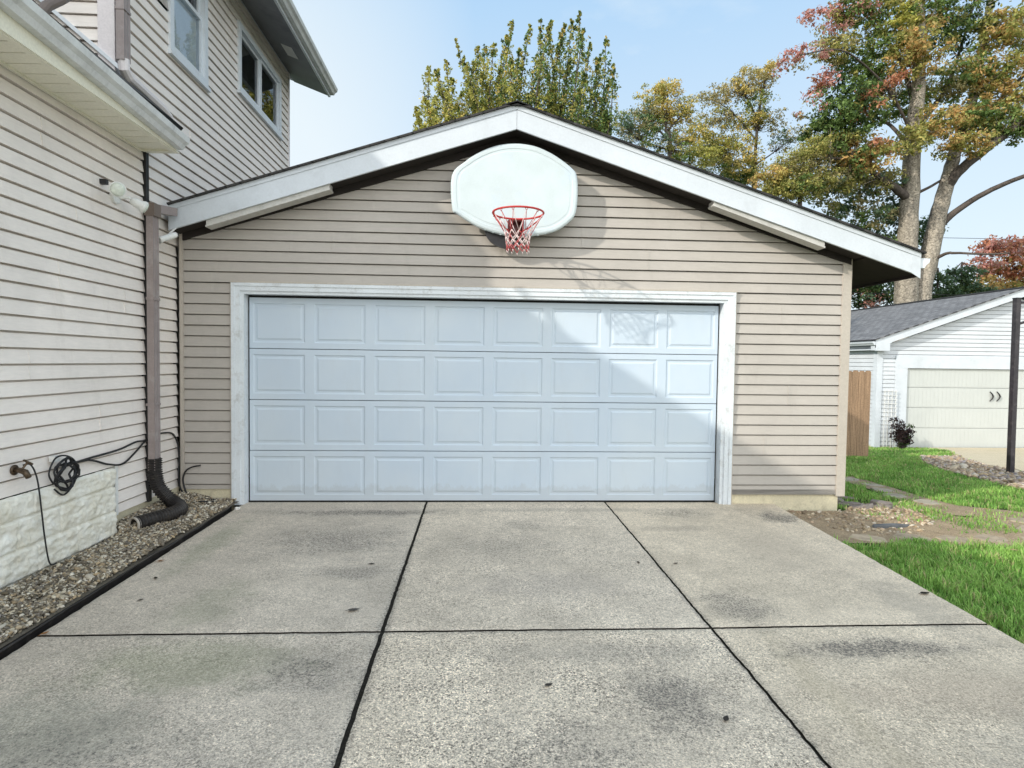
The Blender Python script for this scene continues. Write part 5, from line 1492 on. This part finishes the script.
back_tree("evergreen_tree", "dark evergreen between the maple trunk and the scarlet tree", 26, 962,
    [(962, 275, 16, 10, ("dark", "teal"), .9, 0), (965, 290, 24, 12, ("dark", "teal", "dark"), 1.2, 0), (985, 292, 16, 10, ("dark", "teal"), .7, 0), (955, 300, 26, 10, ("dark",), .9, 0)], .09, 34, .34, 36, trunk=262)
back_tree("evergreen_tree", "smaller dark evergreen touching the right side of the maple trunk", 24, 938,
    [(938, 275, 9, 8, ("dark", "teal"), .4, 0), (940, 288, 14, 12, ("dark", "teal"), .9, 0), (942, 300, 18, 8, ("dark",), .7, 0)], .085, 34, .30, 34, trunk=268)
back_tree("evergreen_tree", "dark bushy tree framed below the right garage eave", 27, 872,
    [(870, 285, 16, 10, ("dark", "green"), .9, 0), (880, 298, 22, 10, ("dark", "dark", "teal"), 1.1, 0), (858, 280, 8, 6, ("orange", "olive"), .25, -1), (890, 288, 12, 12, ("dark", "teal"), .7, 0), (862, 300, 16, 10, ("dark", "pink", "teal"), .6, 0), (850, 290, 14, 12, ("dark", "green"), .6, 0)], .09, 34, .34, 36, trunk=275)

# dark bush by the neighbour's door
wood = MB(); bb = np.array([11.35, 9.3, float(gz(11.35, 9.3))])
cs, rs, ns, ps = [], [], [], []
for i in range(30):
    a = random.uniform(0, 6.28); rr = random.uniform(.05, .36); h = random.uniform(.25, .95)*(1-rr*.5)
    tip = bb+np.array([rr*math.cos(a)*1.0, rr*math.sin(a)*.7, h])
    limb(wood, [bb+np.array([rr*.2*math.cos(a), rr*.2*math.sin(a), 0]), (bb+tip)/2+np.array([.02, 0, .05]), tip], .010, .003, 5, .1)
    for q in (1.0, .8, .6):
        cs.append(bb+(tip-bb)*q); rs.append((.10, .09, .08)); ns.append(26); ps.append("plum" if random.random() < .85 else "dark")
finish_tree("dark_bush", "dark purple leaved bush at the corner of the neighbour's garage", "bush", tuple(bb), None, wood, "bark_dark", (cs, rs, ns, ps), .032)

# ------------------------------------------------------------------ power lines
for (pz_, Yd, lab) in ((235, 34, "upper thin power line crossing the sky behind the maple"), (293, 22.5, "lower thin power line passing behind the trunks just above the grey roof")):
    a, c = at(905, pz_, Yd), at(1024, pz_+1, Yd)
    mb = MB(); pts = []
    for i in range(41):
        x = -30+120*i/40; z = np.interp(x, [a[0], c[0]], [a[2], c[2]])
        z = a[2]+(c[2]-a[2])*(x-a[0])/(c[0]-a[0])*.3+.0006*(x-a[0])**2
        pts.append((x, Yd+.02*x, z))
    mb.tube(pts, .018, 6)
    tag(recenter(mb.build("power_line", "wire"), pts[20]), lab, "power line")

# ------------------------------------------------------------------ light
d = Vector((1.85, 1.0, -1.1))
sd = bpy.data.lights.new("sun", "SUN"); sd.energy = 3.6; sd.angle = R(.8); sd.color = (1.0, .94, .84)
so = bpy.data.objects.new("sun", sd); COL.objects.link(so); so.rotation_euler = d.to_track_quat("-Z", "Y").to_euler(); so.location = (-20, -12, 14)
w = bpy.data.worlds.new("World"); scene.world = w; w.use_nodes = True
nt = w.node_tree; bg = nt.nodes["Background"]
sky = nt.nodes.new("ShaderNodeTexSky"); sky.sky_type = "NISHITA"; sky.sun_disc = False
sky.sun_elevation = math.atan2(1.1, math.hypot(1.85, 1.0)); sky.sun_rotation = math.atan2(-1.85, -1.0)
sky.air_density = 1.0; sky.dust_density = 1.6; sky.ozone_density = 1.2
tc = N(nt, "ShaderNodeTexCoord")
mp = N(nt, "ShaderNodeMapping"); mp.inputs["Scale"].default_value = (1.0, 1.0, 2.2); L(nt, tc.outputs["Generated"], mp.inputs[0])
cn = N(nt, "ShaderNodeTexNoise", in_Scale=2.0, in_Detail=7.0, in_Roughness=.55); L(nt, mp.outputs[0], cn.inputs["Vector"])
sp = N(nt, "ShaderNodeSeparateXYZ"); L(nt, tc.outputs["Generated"], sp.inputs[0])
low = ramp(nt, sp.outputs[2], [(.05, .95), (.28, .66), (.55, .16)])          # haze thickens towards the horizon
cl_ = ramp(nt, cn.outputs["Fac"], [(.40, 0.0), (.66, .85)])                  # thin high cloud
dt = N(nt, "ShaderNodeVectorMath", operation="DOT_PRODUCT"); L(nt, tc.outputs["Generated"], dt.inputs[0]); dt.inputs[1].default_value = Vector((-.40, .90, .24)).normalized()
bank = ramp(nt, dt.outputs["Value"], [(.86, 0.0), (.985, 1.0)])              # bright cloud bank low behind the house
wm = math_n(nt, "MAXIMUM", math_n(nt, "MAXIMUM", low, cl_), bank)
tone = mixc(nt, wm, (2.6, 4.6, 6.9), (6.2, 6.85, 7.15))
cc = mixc(nt, .86, sky.outputs[0], tone)
# extra sky glow added behind the camera as fill light for shaded surfaces
rear = ramp(nt, math_n(nt, "MULTIPLY", sp.outputs[1], -1.0), [(0.0, 0.0), (.75, 1.0)])
rear_fill = mixc(nt, 1.0, rear, (10.4, 9.7, 8.7), "MULTIPLY")
cc = mixc(nt, 1.0, cc, rear_fill, "ADD")
L(nt, cc, bg.inputs[0]); bg.inputs[1].default_value = .15

scene.view_settings.view_transform = "Standard"; scene.view_settings.look = "None"
scene.view_settings.exposure = 0; scene.view_settings.gamma = 1
scene.render.engine = "CYCLES"
scene.cycles.use_denoising = True
try: scene.cycles.denoiser = "OPENIMAGEDENOISE"
except Exception: pass
scene.cycles.max_bounces = 8; scene.cycles.diffuse_bounces = 4; scene.cycles.transparent_max_bounces = 12
scene.cycles.sample_clamp_indirect = 8
